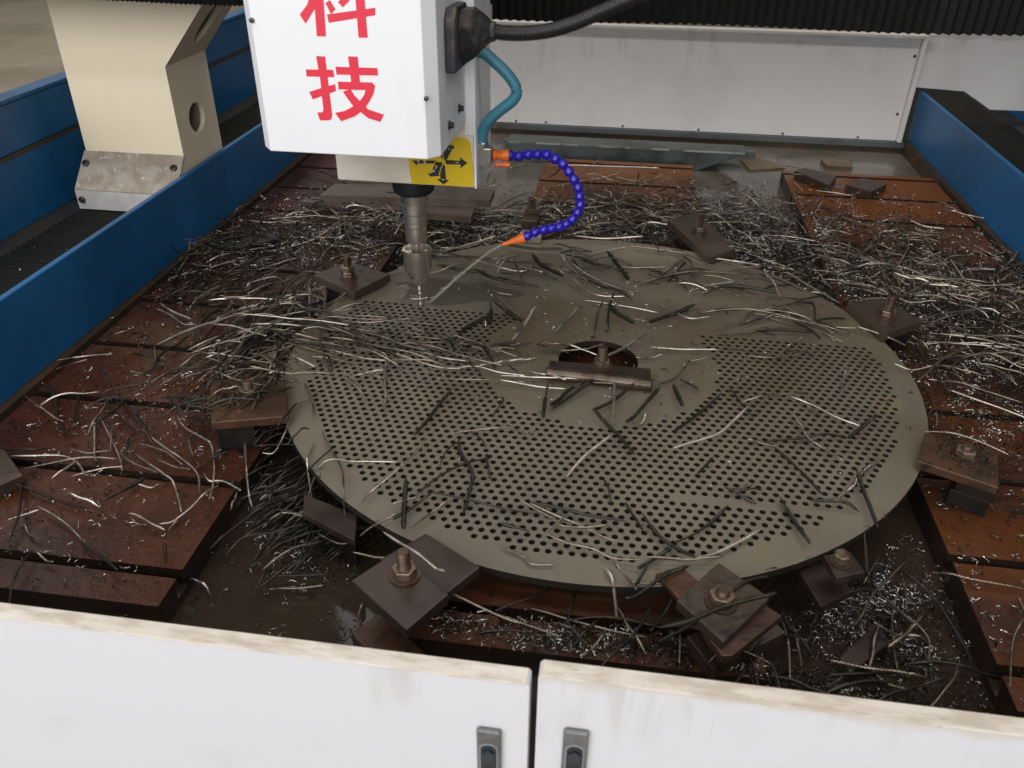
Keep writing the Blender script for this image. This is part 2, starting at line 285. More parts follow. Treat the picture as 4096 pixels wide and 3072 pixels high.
# rear white guard panel
gp = empty('rear_guard_panel', (0, 1.9, -0.06)); tag(gp, 'long white sheet metal guard panel standing across the far end of the tank', 'panel')
box('panel', -1.10, 1.040, 1.905, 1.925, -0.060, 0.306, M['white_old'], gp, bevel=0.001)
box('top_flange', -1.10, 1.052, 1.880, 1.925, 0.3065, 0.318, M['white_old'], gp, bevel=0.002)
box('end_flange', 1.0405, 1.056, 1.880, 1.925, -0.060, 0.306, M['white_old'], gp, bevel=0.002)
for x in (-0.42, -0.30, 0.005, 0.30, 0.62, 0.90):
    lathe('screw', [(0.0,0.0),(0.0042,0.0),(0.0042,0.003),(0.003,0.004),(0,0.004)], M['black'], gp, (x, 1.9045, -0.052), seg=10, axis=(0,-1,0))
for x, z in ((1.030, 0.245), (1.022, 0.04)):
    lathe('screw', [(0.0,0.0),(0.005,0.0),(0.005,0.003),(0,0.005)], M['black'], gp, (x, 1.9045, z), seg=10, axis=(0,-1,0))

# white end covers of the side axes
ec = empty('axis_end_cover', (1.3, 1.9, 0.1)); tag(ec, 'white sheet metal end cover over the far end of the right bellows', 'cover')
prism('cover', [(1.062,0.135),(1.237,0.127),(1.290,0.098),(1.346,0.066),(1.62,0.068),(1.62,0.60),(1.062,0.60)], 'y', 1.915, 1.925, M['white_old'], ec, bevel=0.002)
box('bracket', 1.058, 1.085, 1.885, 1.9, 0.302, 0.322, M['white_old'], ec)

# blue side guards of the tank
for sx, lab in ((-1, 'long blue sheet guard with a joint, along the left side of the tank'), (1, 'long blue sheet guard along the right side of the tank')):
    g = empty('side_guard', (sx*1.1, 0.5, -0.12)); tag(g, lab, 'guard', 'blue guards along the tank')
    X = -1.111 if sx < 0 else 1.088
    y1 = 1.93
    parts = ((-1.0, 0.773), (0.779, y1)) if sx < 0 else ((-1.0, y1),)
    for a, b in parts:
        prism('guard_plate', [(X, -0.058), (X, 0.118), (X+sx*0.002, 0.1195), (X+sx*0.014, 0.1195), (X+sx*0.014, 0.1125), (X+sx*0.004, 0.1125), (X+sx*0.004, -0.058)], 'y', a, b, M['blue'], g, bevel=0.0006, seg=1)
    box('sill', min(X, X-sx*0.018), max(X, X-sx*0.018), -1.0, y1, -0.30, -0.0588, M['dirty_steel'], g, bevel=0)

# axis bellows and their beds
def zigzag(name, x0, x1, y0, y1, z, pitch, amp, m, parent):
    n = int((y1-y0)/pitch*2); V = []; F = []
    for i in range(n+1):
        y = y0+(y1-y0)*i/n; zz = z-(amp if i % 2 else 0)+rnd.uniform(-.0012, .0012)
        V += [(x0, y, zz), (x1, y, zz), (x0, y, z-0.06), (x1, y, z-0.06)]
    for i in range(n):
        a = 4*i; b = a+4
        F += [(a, a+1, b+1, b), (a+1, a+3, b+3, b+1), (a, b, b+2, a+2)]
    return mesh_obj(name, rel(parent, V), F, m, parent)
for sx, lab in ((-1, 'black pleated bellows over the left side axis below the cream column'), (1, 'black pleated bellows over the right side axis behind the blue guard')):
    b = empty('axis_bellows', (sx*1.28, 0.5, 0.0)); tag(b, lab, 'bellows', 'pleated covers over the side axes')
    x0, x1 = sorted((sx*1.122, sx*1.428))
    zigzag('pleats', x0, x1, -1.0, 1.9, 0.02, 0.021, 0.011, M['bellows'], b)
    bb = empty('outer_beam', (sx*1.5, 0.5, -0.4)); tag(bb, 'tall blue outer beam with a rusty seam beyond the left bellows' if sx < 0 else 'blue outer beam at the far right edge behind the bellows', 'beam', 'outer machine beams')
    xl = sx*1.43; X = sx*1.50
    box('ledge', *sorted((xl, X+sx*.03)), -1.2, 3.2, -0.40, 0.010, M['dusty'], bb, bevel=0.003)
    box('lower_plate', *sorted((X, X+sx*0.03)), -1.2, 3.2, 0.0105, 0.180, M['blue'], bb, bevel=0.002)
    box('seam', *sorted((X-sx*0.001, X+sx*0.03)), -1.2, 3.2, 0.1805, 0.1905, M['rust_paint'], bb, bevel=0)
    box('upper_plate', *sorted((X, X+sx*0.03)), -1.2, 3.2, 0.191, 0.305, M['blue'], bb, bevel=0.004)
    box('cap', *sorted((X-sx*0.004, X+sx*0.05)), -1.2, 3.2, 0.3055, 0.317, M['blue'], bb, bevel=0.003)
# scraps lying on the concrete floor beyond the machine
pp = tag(tube('floor_hose', [(-5.35,4.05,-0.93),(-4.9,3.75,-0.925),(-4.55,3.38,-0.93),(-4.35,3.1,-0.93),(-4.2,2.7,-0.93)], 0.055, M['cream'], seg=12, step=0.03), 'pale hose lying on the concrete floor beyond the blue beam at upper left', 'hose')

# ================================================================ T-slot tables
SLOTS = [-0.61+0.2035*i for i in range(11)]
def t_table(x0, x1, lab, m):
    t = empty('slotted_table', ((x0+x1)/2, 0.4, -0.108)); tag(t, lab, 'table', 'cast iron slotted tables of the machine')
    edges = [-0.672]; 
    pts = []  # profile (y,z) going along the top
    zt, zb, zm, zl = -0.060, -0.107, -0.078, -0.094
    prof = [(-0.672, zb), (-0.672, zt)]
    for s in SLOTS:
        a, b = s-0.009, s+0.009
        prof += [(a, zt), (a, zm), (a-0.008, zm), (a-0.008, zl), (b+0.008, zl), (b+0.008, zm), (b, zm), (b, zt)]
    prof += [(1.466, zt), (1.466, zb)]
    n = len(prof); V = [(x0, y, z) for y, z in prof]+[(x1, y, z) for y, z in prof]
    F = [(i, i+1, n+i+1, n+i) for i in range(n-1)]
    # end caps: strips between slots
    ys = [-0.672]+[v for s in SLOTS for v in (s-0.017, s+0.017)]+[1.466]
    V2 = []; F2 = []
    for e, x in ((0, x0), (1, x1)):
        segs = [(-0.672, SLOTS[0]-0.009)]+[(SLOTS[i]+0.009, SLOTS[i+1]-0.009) for i in range(len(SLOTS)-1)]+[(SLOTS[-1]+0.009, 1.466)]
        for a, b in segs:
            k = len(V)+len(V2); V2 += [(x, a, zm), (x, b, zm), (x, b, zt), (x, a, zt)]; F2.append((k, k+1, k+2, k+3))
        segs = [(-0.672, SLOTS[0]-0.017)]+[(SLOTS[i]+0.017, SLOTS[i+1]-0.017) for i in range(len(SLOTS)-1)]+[(SLOTS[-1]+0.017, 1.466)]
        for a, b in segs:
            k = len(V)+len(V2); V2 += [(x, a, zl), (x, b, zl), (x, b, zm), (x, a, zm)]; F2.append((k, k+1, k+2, k+3))
        k = len(V)+len(V2); V2 += [(x, -0.672, zb), (x, 1.466, zb), (x, 1.466, zl), (x, -0.672, zl)]; F2.append((k, k+1, k+2, k+3))
    o = mesh_obj('slotted_top', rel(t, V+V2), F+F2, m, t)
    bm = bmesh.new(); bm.from_mesh(o.data); bmesh.ops.remove_doubles(bm, verts=bm.verts, dist=1e-5); bmesh.ops.recalc_face_normals(bm, faces=bm.faces); bm.to_mesh(o.data); bm.free()
    o.data.materials.append(M['sludge_shade'])
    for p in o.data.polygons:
        if p.center.z+parent_loc(t).z < -0.0605: p.material_index = 1  # every face below the top takes the shade-darkened material
    return t
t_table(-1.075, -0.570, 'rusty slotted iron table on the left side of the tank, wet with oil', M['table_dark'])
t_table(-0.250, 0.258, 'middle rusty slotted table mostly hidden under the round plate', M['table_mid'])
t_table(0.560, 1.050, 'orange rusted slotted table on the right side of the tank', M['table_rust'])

# ================================================================ round perforated plate
R = 0.600; TH = 0.012; HR = 0.0049; PX = 0.01675; PY = 0.01447
CH = (0.004, -0.008, 0.078)
def drilled(x, y):
    r = math.hypot(x, y)
    if r > 0.5515: return False
    if y > 0.166: return False
    if y > 0.124 and x > -0.17: return False
    if y > 0.152 and x > -0.40: return False
    if r < (0.232 if y < -0.05 or x > 0 else 0.222): return False
    if -0.41 < y < -0.392 and x > 0.135: return False
    return True
holes = []
for j in range(-26, 30):
    y = -0.2403+PY*j
    off = 0.0034 if j % 2 == 0 else 0.0034+PX/2
    for i in range(-36, 37):
        x = off+PX*i
        if drilled(x, y): holes.append((x, y))
pv = []; pe = []
def ring(cx, cy, r, n, ph=0.0):
    k = len(pv)
    for i in range(n):
        a = ph+2*PI*i/n; pv.append(Vector((cx+r*math.cos(a), cy+r*math.sin(a))))
    for i in range(n): pe.append((k+i, k+(i+1) % n))
ring(0, 0, R, 220); ring(CH[0], CH[1], CH[2], 60)
NS = 12
for x, y in holes: ring(x, y, HR, NS, rnd.random())
cv, ce, cf, _, _, _ = delaunay_2d_cdt(pv, pe, [], 0, 1e-7)
V = np.array([(v[0], v[1]) for v in cv]); F = np.array(cf); cen = V[F].mean(axis=1)
hs = {}
for x, y in holes: hs[(int(math.floor(x/0.02)), int(math.floor(y/0.02)))] = hs.get((int(math.floor(x/0.02)), int(math.floor(y/0.02))), [])+[(x, y)]
keep = np.ones(len(F), bool)
keep &= np.hypot(cen[:, 0], cen[:, 1]) < R*0.9999
keep &= np.hypot(cen[:, 0]-CH[0], cen[:, 1]-CH[1]) > CH[2]*0.995
for i, (cx, cy) in enumerate(cen):
    if not keep[i]: continue
    gx, gy = int(math.floor(cx/0.02)), int(math.floor(cy/0.02)); hit = False
    for a in (-1, 0, 1):
        for b in (-1, 0, 1):
            for x, y in hs.get((gx+a, gy+b), ()):
                if (cx-x)**2+(cy-y)**2 < (HR*0.97)**2: hit = True
    if hit: keep[i] = False
F = F[keep]; nv = len(V)
top = np.c_[V, np.zeros(nv)]; bot = np.c_[V, np.full(nv, -TH)]
VV = np.vstack([top, bot]); tri = [tuple(f) for f in F]+[tuple(int(q)+nv for q in f[::-1]) for f in F]
# side walls: boundary edges
from collections import Counter
ec_ = Counter(); dire = {}
for f in F:
    for a, b in ((f[0], f[1]), (f[1], f[2]), (f[2], f[0])):
        k = (min(a, b), max(a, b)); ec_[k] += 1; dire[k] = (int(a), int(b))
quads = [(dire[k][1], dire[k][0], dire[k][0]+nv, dire[k][1]+nv) for k, c in ec_.items() if c == 1]
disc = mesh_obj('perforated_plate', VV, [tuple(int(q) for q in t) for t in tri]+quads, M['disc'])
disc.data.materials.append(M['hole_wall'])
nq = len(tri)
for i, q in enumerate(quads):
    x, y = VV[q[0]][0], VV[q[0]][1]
    disc.data.polygons[nq+i].material_index = 1  # hole walls and outer rim all take the shade-darkened material
tag(disc, 'large round steel plate drilled with a dense grid of small holes', 'plate')
# low blocks that carry the plate (seen through the centre and under the front rim)
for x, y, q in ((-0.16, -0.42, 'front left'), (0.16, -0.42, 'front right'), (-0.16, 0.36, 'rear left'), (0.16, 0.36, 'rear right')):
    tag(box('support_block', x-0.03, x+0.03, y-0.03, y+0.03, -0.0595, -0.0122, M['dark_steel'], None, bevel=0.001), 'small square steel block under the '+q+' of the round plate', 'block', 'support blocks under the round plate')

# ================================================================ clamps
def plate_poly(name, pts, z, th, m, parent, holes=False, dz=None):
    cx = sum(q[0] for q in pts)/len(pts); a = sum(pts[i][0]*pts[(i+1) % len(pts)][1]-pts[(i+1) % len(pts)][0]*pts[i][1] for i in range(len(pts)))
    if a < 0: pts = pts[::-1]
    o = prism(name, pts, 'z', z-th, z, m, parent, bevel=0.0012)
    if dz:
        for v in o.data.vertices:
            x, y = v.co.x, v.co.y; v.co.z += dz[0]*x+dz[1]*y
    return o
def under(c, s=0.5, out=0.030):
    # packing stack that lifts the outer end of the clamp plate, same outline a little smaller, off the round plate
    pl = [o for o in c.children if o.name.startswith('clamp_plate')][0]; n = len(pl.data.vertices)//2
    P = [tuple(pl.data.vertices[i].co+c.location) for i in range(n)]; cx = sum(p[0] for p in P)/n; cy = sum(p[1] for p in P)/n
    r = math.hypot(cx, cy); ox, oy = cx/r*out, cy/r*out
    Q = [(cx+(p[0]-cx)*s+ox, cy+(p[1]-cy)*s+oy) for p in P]; zt = min(p[2] for p in P)
    Q = [q if math.hypot(*q) > 0.604 else (q[0]/math.hypot(*q)*0.604, q[1]/math.hypot(*q)*0.604) for q in Q]
    h = (zt+0.0595)/2
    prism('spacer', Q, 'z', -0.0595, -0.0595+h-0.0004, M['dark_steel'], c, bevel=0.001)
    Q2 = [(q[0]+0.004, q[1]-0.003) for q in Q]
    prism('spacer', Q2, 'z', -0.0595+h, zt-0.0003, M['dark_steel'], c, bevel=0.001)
def bolt(parent, x, y, z, h, rb=0.009, rn=0.0165, nuts=1, m='rust_bolt'):
    lathe('washer', [(0.010, z), (rn*1.25, z), (rn*1.25, z+0.003), (0.010, z+0.003)], M[m], parent, (x, y, 0), seg=24)
    zz = z+0.0031
    for k in range(nuts):
        prism('nut', hexprof(x, y, rn, rnd.random()), 'z', zz, zz+0.013, M['nut'], parent, bevel=0.0015); zz += 0.0133
    prof = [(rb, zz-0.01)]
    s = zz
    while s < z+h:
        prof += [(rb, s), (rb*0.88, s+0.0011)]; s += 0.0022
    prof += [(rb*0.8, z+h+0.001), (0.0, z+h+0.0012)]
    lathe('bolt', prof, M[m], parent, (x, y, 0), seg=18, smooth_ang=20)
CLG = 'clamp plates round the rim of the round plate'
def clamp(loc, lab): 
    c = empty('clamp', loc); tag(c, lab, 'clamp', CLG); return c
PL = M['clamp_plate']; PD = M['clamp_dark']; PR = M['clamp_rust']
c = clamp((-0.575, 0.24, -0.06), 'square clamp plate with an upright bolt at the rear left rim, beside the drill')
plate_poly('clamp_plate', [(-0.659,0.23),(-0.602,0.317),(-0.486,0.262),(-0.540,0.158)], 0.024, 0.018, PL, c); under(c)
bolt(c, -0.574, 0.232, 0.0242, 0.050, nuts=2)
c = clamp((-0.59, -0.27, -0.06), 'rusty clamp plate with bolt at the left rim, half buried under drill chips')
plate_poly('clamp_plate', [(-0.690,-0.222),(-0.555,-0.205),(-0.508,-0.312),(-0.628,-0.350)], 0.022, 0.016, PR, c); under(c)
bolt(c, -0.598, -0.262, 0.0222, 0.03)
c = clamp((-0.215, -0.66, -0.06), 'pair of crossed dark clamp plates with a tall bolt at the front left rim')
plate_poly('clamp_plate', [(-0.212,-0.553),(-0.125,-0.606),(-0.166,-0.668),(-0.262,-0.612)], 0.018, 0.016, PD, c)
plate_poly('clamp_plate', [(-0.281,-0.673),(-0.191,-0.741),(-0.153,-0.677),(-0.240,-0.616)], 0.037, 0.018, PD, c)
plate_poly('spacer', [(-0.28,-0.70),(-0.20,-0.765),(-0.175,-0.72),(-0.25,-0.66)], -0.03, 0.028, PR, c)
bolt(c, -0.215, -0.655, 0.0372, 0.042)
c = clamp((0.19, -0.64, -0.06), 'stack of rusty clamp plates with a bolt at the middle of the front rim')
plate_poly('clamp_plate', [(0.134,-0.641),(0.191,-0.566),(0.251,-0.619),(0.187,-0.700)], 0.034, 0.016, PL, c)
plate_poly('clamp_plate', [(0.166,-0.672),(0.187,-0.709),(0.200,-0.706),(0.267,-0.634),(0.236,-0.610),(0.19,-0.66)], 0.020, 0.012, PR, c)
plate_poly('clamp_plate', [(0.110,-0.575),(0.145,-0.555),(0.20,-0.62),(0.165,-0.648)], 0.010, 0.009, PR, c)
plate_poly('spacer', [(0.155,-0.635),(0.185,-0.685),(0.285,-0.610),(0.26,-0.575)], -0.036, 0.022, PL, c)
bolt(c, 0.189, -0.637, 0.0342, 0.022)
c = clamp((0.35, -0.53, -0.06), 'small dark clamp plates overlapping below the right part of the front rim')
plate_poly('clamp_plate', [(0.318,-0.500),(0.337,-0.564),(0.384,-0.528),(0.362,-0.468)], -0.030, 0.014, PD, c)
plate_poly('clamp_plate', [(0.342,-0.507),(0.380,-0.494),(0.392,-0.532),(0.351,-0.549)], 0.012, 0.012, PD, c)
plate_poly('spacer', [(0.366,-0.60),(0.375,-0.625),(0.44,-0.565),(0.43,-0.53)], -0.082, 0.024, PD, c)
bolt(c, 0.362, -0.518, 0.0122, 0.012, rb=0.007, rn=0.012)
c = clamp((0.59, -0.26, -0.06), 'rusty clamp plate with a short bolt at the right rim')
plate_poly('clamp_plate', [(0.526,-0.275),(0.560,-0.190),(0.660,-0.236),(0.630,-0.326)], 0.020, 0.015, PR, c); under(c)
bolt(c, 0.602, -0.253, 0.0202, 0.022)
c = clamp((0.59, 0.235, -0.06), 'brown clamp plate with an upright bolt at the rear right rim')
plate_poly('clamp_plate', [(0.527,0.285),(0.608,0.322),(0.666,0.222),(0.572,0.148)], 0.022, 0.018, PL, c); under(c)
bolt(c, 0.596, 0.231, 0.0222, 0.046)
c = clamp((0.23, 0.65, -0.06), 'long slanted clamp plate with a bolt behind the rear rim')
plate_poly('clamp_plate', [(0.149,0.719),(0.232,0.782),(0.312,0.548),(0.246,0.480)], 0.022, 0.022, PL, c); under(c)
bolt(c, 0.228, 0.64, 0.0222, 0.05)
c = clamp((-0.21, 0.72, -0.06), 'narrow upright clamp block with a bolt behind the blue segmented hose')
box('clamp_block', -0.238, -0.195, 0.676, 0.76, -0.0595, 0.012, PL, c, bevel=0.002)
bolt(c, -0.217, 0.725, 0.0122, 0.045)
c = clamp((-0.20, 0.565, -0.06), 'small pale steel block on the rear rim just under the orange nozzle')
box('clamp_block', -0.225, -0.17, 0.548, 0.585, 0.0005, 0.022, M['block_pale'], c, bevel=0.002)
c = clamp((-0.37, -0.50, -0.06), 'dark wet clamp plate tucked below the lower left rim')
plate_poly('clamp_plate', [(-0.418,-0.499),(-0.432,-0.455),(-0.335,-0.49),(-0.322,-0.545)], -0.020, 0.012, PD, c)
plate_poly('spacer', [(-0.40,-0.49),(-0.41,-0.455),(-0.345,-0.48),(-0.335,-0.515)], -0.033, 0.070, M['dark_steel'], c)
# centre clamp bar across the hub hole
c = tag(empty('centre_clamp', (0.01, -0.06, -0.06)), 'dark rusty clamp bar with a round rod and bolt across the centre hole', 'clamp')
box('clamp_bar', -0.088, 0.104, -0.088, -0.048, 0.0006, 0.016, PD, c, bevel=0.002)
tube('rod', [(-0.089,-0.090,0.013),(0.01,-0.096,0.013),(0.107,-0.104,0.013)], 0.0115, M['rod'], c, seg=18)
bolt(c, 0.012, -0.058, 0.0162, 0.042)
# loose steel lying about
bp = tag(empty('flat_bar', (-0.75, 0.9, -0.06)), 'long grey flat steel bar with slotted holes lying behind the tool', 'bar', 'flat bars stacked behind the tool')
def slotted_plate(name, outer, slots, z, th, m, parent):
    vv = []; ee = []
    def addloop(P):
        k = len(vv); vv.extend(Vector(q) for q in P); ee.extend((k+i, k+(i+1) % len(P)) for i in range(len(P)))
    addloop(outer); loops = []
    for (cx, cy, a, b, rot) in slots:
        P = [(cx+a*math.cos(t)*math.cos(rot)-b*math.sin(t)*math.sin(rot), cy+a*math.cos(t)*math.sin(rot)+b*math.sin(t)*math.cos(rot)) for t in [2*PI*i/14 for i in range(14)]]
        addloop(P)
    cv, _, cf, _, _, _ = delaunay_2d_cdt(vv, ee, [], 1, 1e-7)
    FF = []
    for f in cf:
        c0 = sum((cv[i] for i in f), Vector((0, 0)))/3; ok = True
        for (cx, cy, a, b, rot) in slots:
            dx, dy = c0[0]-cx, c0[1]-cy; u = dx*math.cos(rot)+dy*math.sin(rot); v = -dx*math.sin(rot)+dy*math.cos(rot)
            if (u/a)**2+(v/b)**2 < 0.96: ok = False
        if ok: FF.append(tuple(f))
    n = len(cv); V = [(v[0], v[1], z) for v in cv]+[(v[0], v[1], z-th) for v in cv]
    cnt = Counter(); d = {}
    for f in FF:
        for i in range(3):
            a, b = f[i], f[(i+1) % 3]; k = (min(a, b), max(a, b)); cnt[k] += 1; d[k] = (a, b)
    F = FF+[tuple(i+n for i in f[::-1]) for f in FF]+[(d[k][1], d[k][0], d[k][0]+n, d[k][1]+n) for k, q in cnt.items() if q == 1]
    return mesh_obj(name, rel(parent, V), F, m, parent)
slotted_plate('bar', [(-0.862,0.846),(-0.60,0.868),(-0.36,0.885),(-0.36,0.985),(-0.62,0.985),(-0.853,0.950)], [(-0.655,0.905,0.022,0.008,0.1),(-0.78,0.965,0.018,0.006,0.1)], -0.016, 0.022, M['bar'], bp)
b2 = tag(empty('flat_bar', (-0.85, 0.88, -0.06)), 'lower flat steel bar with an oval slot at its left end, under the long bar', 'bar', 'flat bars stacked behind the tool')
slotted_plate('bar', [(-0.925,0.845),(-0.900,0.885),(-0.855,0.905),(-0.7,0.92),(-0.40,0.88),(-0.40,0.805),(-0.72,0.83)], [(-0.882,0.868,0.018,0.008,0.2)], -0.0385, 0.020, M['bar'], b2)
b3 = tag(empty('flat_bar', (-0.95, 0.52, -0.06)), 'short dark steel bar lying on the left table near the blue guard', 'bar', 'loose steel scraps on the tables')
prism('bar', [(-1.030,0.478),(-0.950,0.470),(-0.868,0.545),(-0.885,0.575),(-0.96,0.565),(-1.02,0.525)], 'z', -0.0595, -0.030, M['dark_steel'], b3, bevel=0.001)
for pts, z, th, lab, m in (
    ([(0.585,1.375),(0.620,1.415),(0.716,1.352),(0.672,1.243)], -0.032, 0.0275, 'larger dark steel block at the back left of the right table', 'clamp_plate'),
    ([(0.728,1.272),(0.800,1.352),(0.862,1.300),(0.795,1.215)], -0.036, 0.0235, 'smaller dark steel block beside the larger one on the right table', 'clamp_plate'),
    ([(0.740,1.72),(0.746,1.640),(0.838,1.642),(0.842,1.72)], -0.088, 0.018, 'small yellow brown steel plate lying in the coolant near the rear wall', 'tan_plate')):
    o = plate_poly('scrap_block', pts, z, th, M[m], None); tag(o, lab, 'block', 'loose steel scraps on the tables')
tp = plate_poly('reflection_patch', [(0.470,1.575),(0.600,1.620),(0.505,1.77),(0.44,1.74)], -0.098, 0.008, M['tan_plate'], None); tag(tp, 'tan patch standing in for a reflection in the coolant beside the green grey channel', 'plate', 'loose steel scraps on the tables')  # tan colour stands in for a reflection on the coolant
o = plate_poly('scrap_block', [(-1.06,-0.385),(-0.985,-0.405),(-0.912,-0.462),(-0.935,-0.496),(-1.06,-0.495)], -0.036, 0.0235, M['clamp_plate'], None); tag(o, 'brown steel scrap block on the left table, cut by the left edge of the picture', 'block', 'loose steel scraps on the tables')
# long grey-green channel lying behind the middle table
ch = tag(empty('steel_channel', (0, 1.6, -0.108)), 'long green grey steel channel lying across the tank behind the middle table', 'channel')
V = [(-0.405,1.55,-0.106),(0.285,1.55,-0.106),(0.445,1.55,-0.034),(-0.405,1.55,-0.034),(-0.405,1.655,-0.106),(0.33,1.655,-0.106),(0.450,1.655,-0.034),(-0.405,1.655,-0.034)]
mesh_obj('channel', rel(ch, V), [(0,1,2,3),(5,4,7,6),(3,2,6,7),(1,5,6,2),(4,0,3,7),(4,5,1,0)], M['green_steel'], ch, bevel=0.003)
box('lip', -0.40, 0.44, 1.547, 1.5495, -0.0375, -0.0315, M['edge_highlight'], ch, bevel=0.0005)  # thin pale strip painted as the lit edge
box('back_rail', -0.44, 0.50, 1.70, 1.73, -0.106, -0.07, M['green_steel'], ch, bevel=0.002)

# ================================================================ gantry: column, foot, beam and bellows
ga = tag(empty('gantry', (-1.27, 0.7, 0.02)), 'cream painted gantry column with pleated black cross beam above the tank', 'gantry')
XL, XR, YF, YB = -1.414, -1.135, 0.616, 0.835
def col_part():
    # front outline (x,z): widens at the top right with a slanted underside
    out = [(XL,0.03),(XR,0.03),(XR,0.380),(-0.955,0.585),(-0.90,0.66),(-0.90,1.05),(XL+0.01,1.05)]
    o = prism('column', out, 'y', YF, YB, M['cream'], ga)
    return o
def column_mesh():
    # shell with a round hole in the side face and an oval slot in the slanted face, built with CDT faces
    V = []; F = []
    def add(vs, fs):
        k = len(V); V.extend(vs); F.extend([tuple(i+k for i in f) for f in fs])
    def face_with_hole(o, u, v, L, W, hole, depth, nrm):
        vv = [Vector((0, 0)), Vector((L, 0)), Vector((L, W)), Vector((0, W))]; ee = [(0,1),(1,2),(2,3),(3,0)]
        cx, cy, a, b = hole; n = 28
        for i in range(n):
            t = 2*PI*i/n; vv.append(Vector((cx+a*math.cos(t), cy+b*math.sin(t)))); ee.append((4+i, 4+(i+1) % n))
        cv, _, cf, _, _, _ = delaunay_2d_cdt(vv, ee, [], 1, 1e-7)
        FF = [tuple(f) for f in cf if (((sum(cv[i][0] for i in f)/3-cx)/a)**2+((sum(cv[i][1] for i in f)/3-cy)/b)**2) > 0.97]
        add([tuple(o+u*p[0]+v*p[1]) for p in cv], FF)
        R1 = [tuple(o+u*(cx+a*math.cos(2*PI*i/n))+v*(cy+b*math.sin(2*PI*i/n))) for i in range(n)]
        R2 = [tuple(Vector(p)-nrm*depth) for p in R1]
        add(R1+R2, [(i, (i+1) % n, n+(i+1) % n, n+i) for i in range(n)])
    D = YB-YF
    # side face (normal +x): u along y, v up
    face_with_hole(Vector((XR, YF, 0.03)), Vector((0,1,0)), Vector((0,0,1)), D, 0.350, (0.108, 0.199, 0.043, 0.039), 0.012, Vector((1,0,0)))
    a = Vector((XR, YF, 0.380)); b = Vector((-0.955, YF, 0.585)); ln = (b-a).length; u = (b-a).normalized(); nn = u.cross(Vector((0,1,0))).normalized()
    if nn.x < 0: nn = -nn
    face_with_hole(a, u, Vector((0,1,0)), ln, D, (0.125, 0.11, 0.075, 0.035), 0.012, nn)
    P = [(XL,0.03),(XR,0.03),(XR,0.380),(-0.955,0.585),(-0.90,0.66),(-0.90,1.05),(XL+0.01,1.05)]
    for y, rev in ((YF, False), (YB, True)):
        vs = [(x, y, z) for x, z in P]; add(vs, [tuple(range(len(P))) if not rev else tuple(range(len(P)))[::-1]])
    for i in (0, 3, 4, 5, 6):
        (x0, z0), (x1, z1) = P[i], P[(i+1) % len(P)]; add([(x0,YF,z0),(x1,YF,z1),(x1,YB,z1),(x0,YB,z0)], [(0,1,2,3)])
    o = mesh_obj('column', rel(ga, V), F, M['cream'], ga)
    box('inner_plate', XL+0.02, XL+0.03, YF+0.02, YB-0.02, 0.1, 0.6, M['dark_steel'], ga, bevel=0)
    return o
column_mesh()
ft = prism('foot_cover', [(0.6155,0.157),(0.534,0.078),(0.536,0.022),(0.542,0.022),(0.542,0.079),(0.6155,0.149)], 'x', XL-0.004, XR+0.002, M['foot'], ga, bevel=0.001)
box('foot_lower', XL-0.0035, XR+0.0015, 0.5325, 0.5335, 0.024, 0.0745, M['foot_white'], ga, bevel=0)
mesh_obj('foot_side', rel(ga, [(XR+0.0008,0.6155,0.15),(XR+0.0008,0.5355,0.0775),(XR+0.0008,0.5375,0.024),(XR+0.0008,0.6155,0.03)]), [(0,1,2,3)], M['cream'], ga)
mesh_obj('foot_side', rel(ga, [(XL-0.0028,0.6155,0.15),(XL-0.0028,0.5355,0.0775),(XL-0.0028,0.5375,0.024),(XL-0.0028,0.6155,0.03)]), [(3,2,1,0)], M['cream'], ga)
sn = Vector((0, -0.7, 0.7)).normalized()
for x in (XL+0.012, XR-0.018):
    lathe('screw', [(0,0),(0.009,0),(0.009,0.005),(0.006,0.0065),(0.0045,0.003),(0,0.003)], M['screw'], ga, (x, 0.587, 0.1305), seg=16, axis=sn)
    lathe('screw', [(0,0),(0.009,0),(0.009,0.005),(0.006,0.0065),(0.0045,0.003),(0,0.003)], M['screw'], ga, (x, 0.5323, 0.050), seg=16, axis=(0,-1,0))
# beam with pleats
def pleats(name, x0, x1, y, z0, z1, pitch, amp, m, parent):
    n = int((x1-x0)/pitch*2); V = []; F = []
    for i in range(n+1):
        x = x0+(x1-x0)*i/n+rnd.uniform(-.0008, .0008); yy = y-(0 if i % 2 else amp)
        b = z0+(0.0022 if i % 2 else 0)+0.002*math.sin(x*9)
        V += [(x, yy, b), (x, yy, z1), (x, y+0.08, b+0.001)]
    for i in range(n):
        a = 3*i; c = a+3; F += [(a, c, c+1, a+1), (a, a+2, c+2, c)]
    return mesh_obj(name, rel(parent, V), F, m, parent)
pleats('bellows', -1.65, -0.57, 0.405, 0.558, 1.7, 0.011, 0.008, M['bellows'], ga)
pleats('bellows', -0.27, 1.75, 0.405, 0.548, 1.7, 0.0185, 0.010, M['bellows'], ga)
box('cross_beam', -1.65, 1.75, 0.486, 0.60, 0.565, 1.7, M['dark_steel'], ga, bevel=0)

# ================================================================ spindle head
sp = tag(empty('spindle_head', (-0.42, 0.2, 0.264)), 'white spindle head cover with red characters above the round plate', 'drill head')
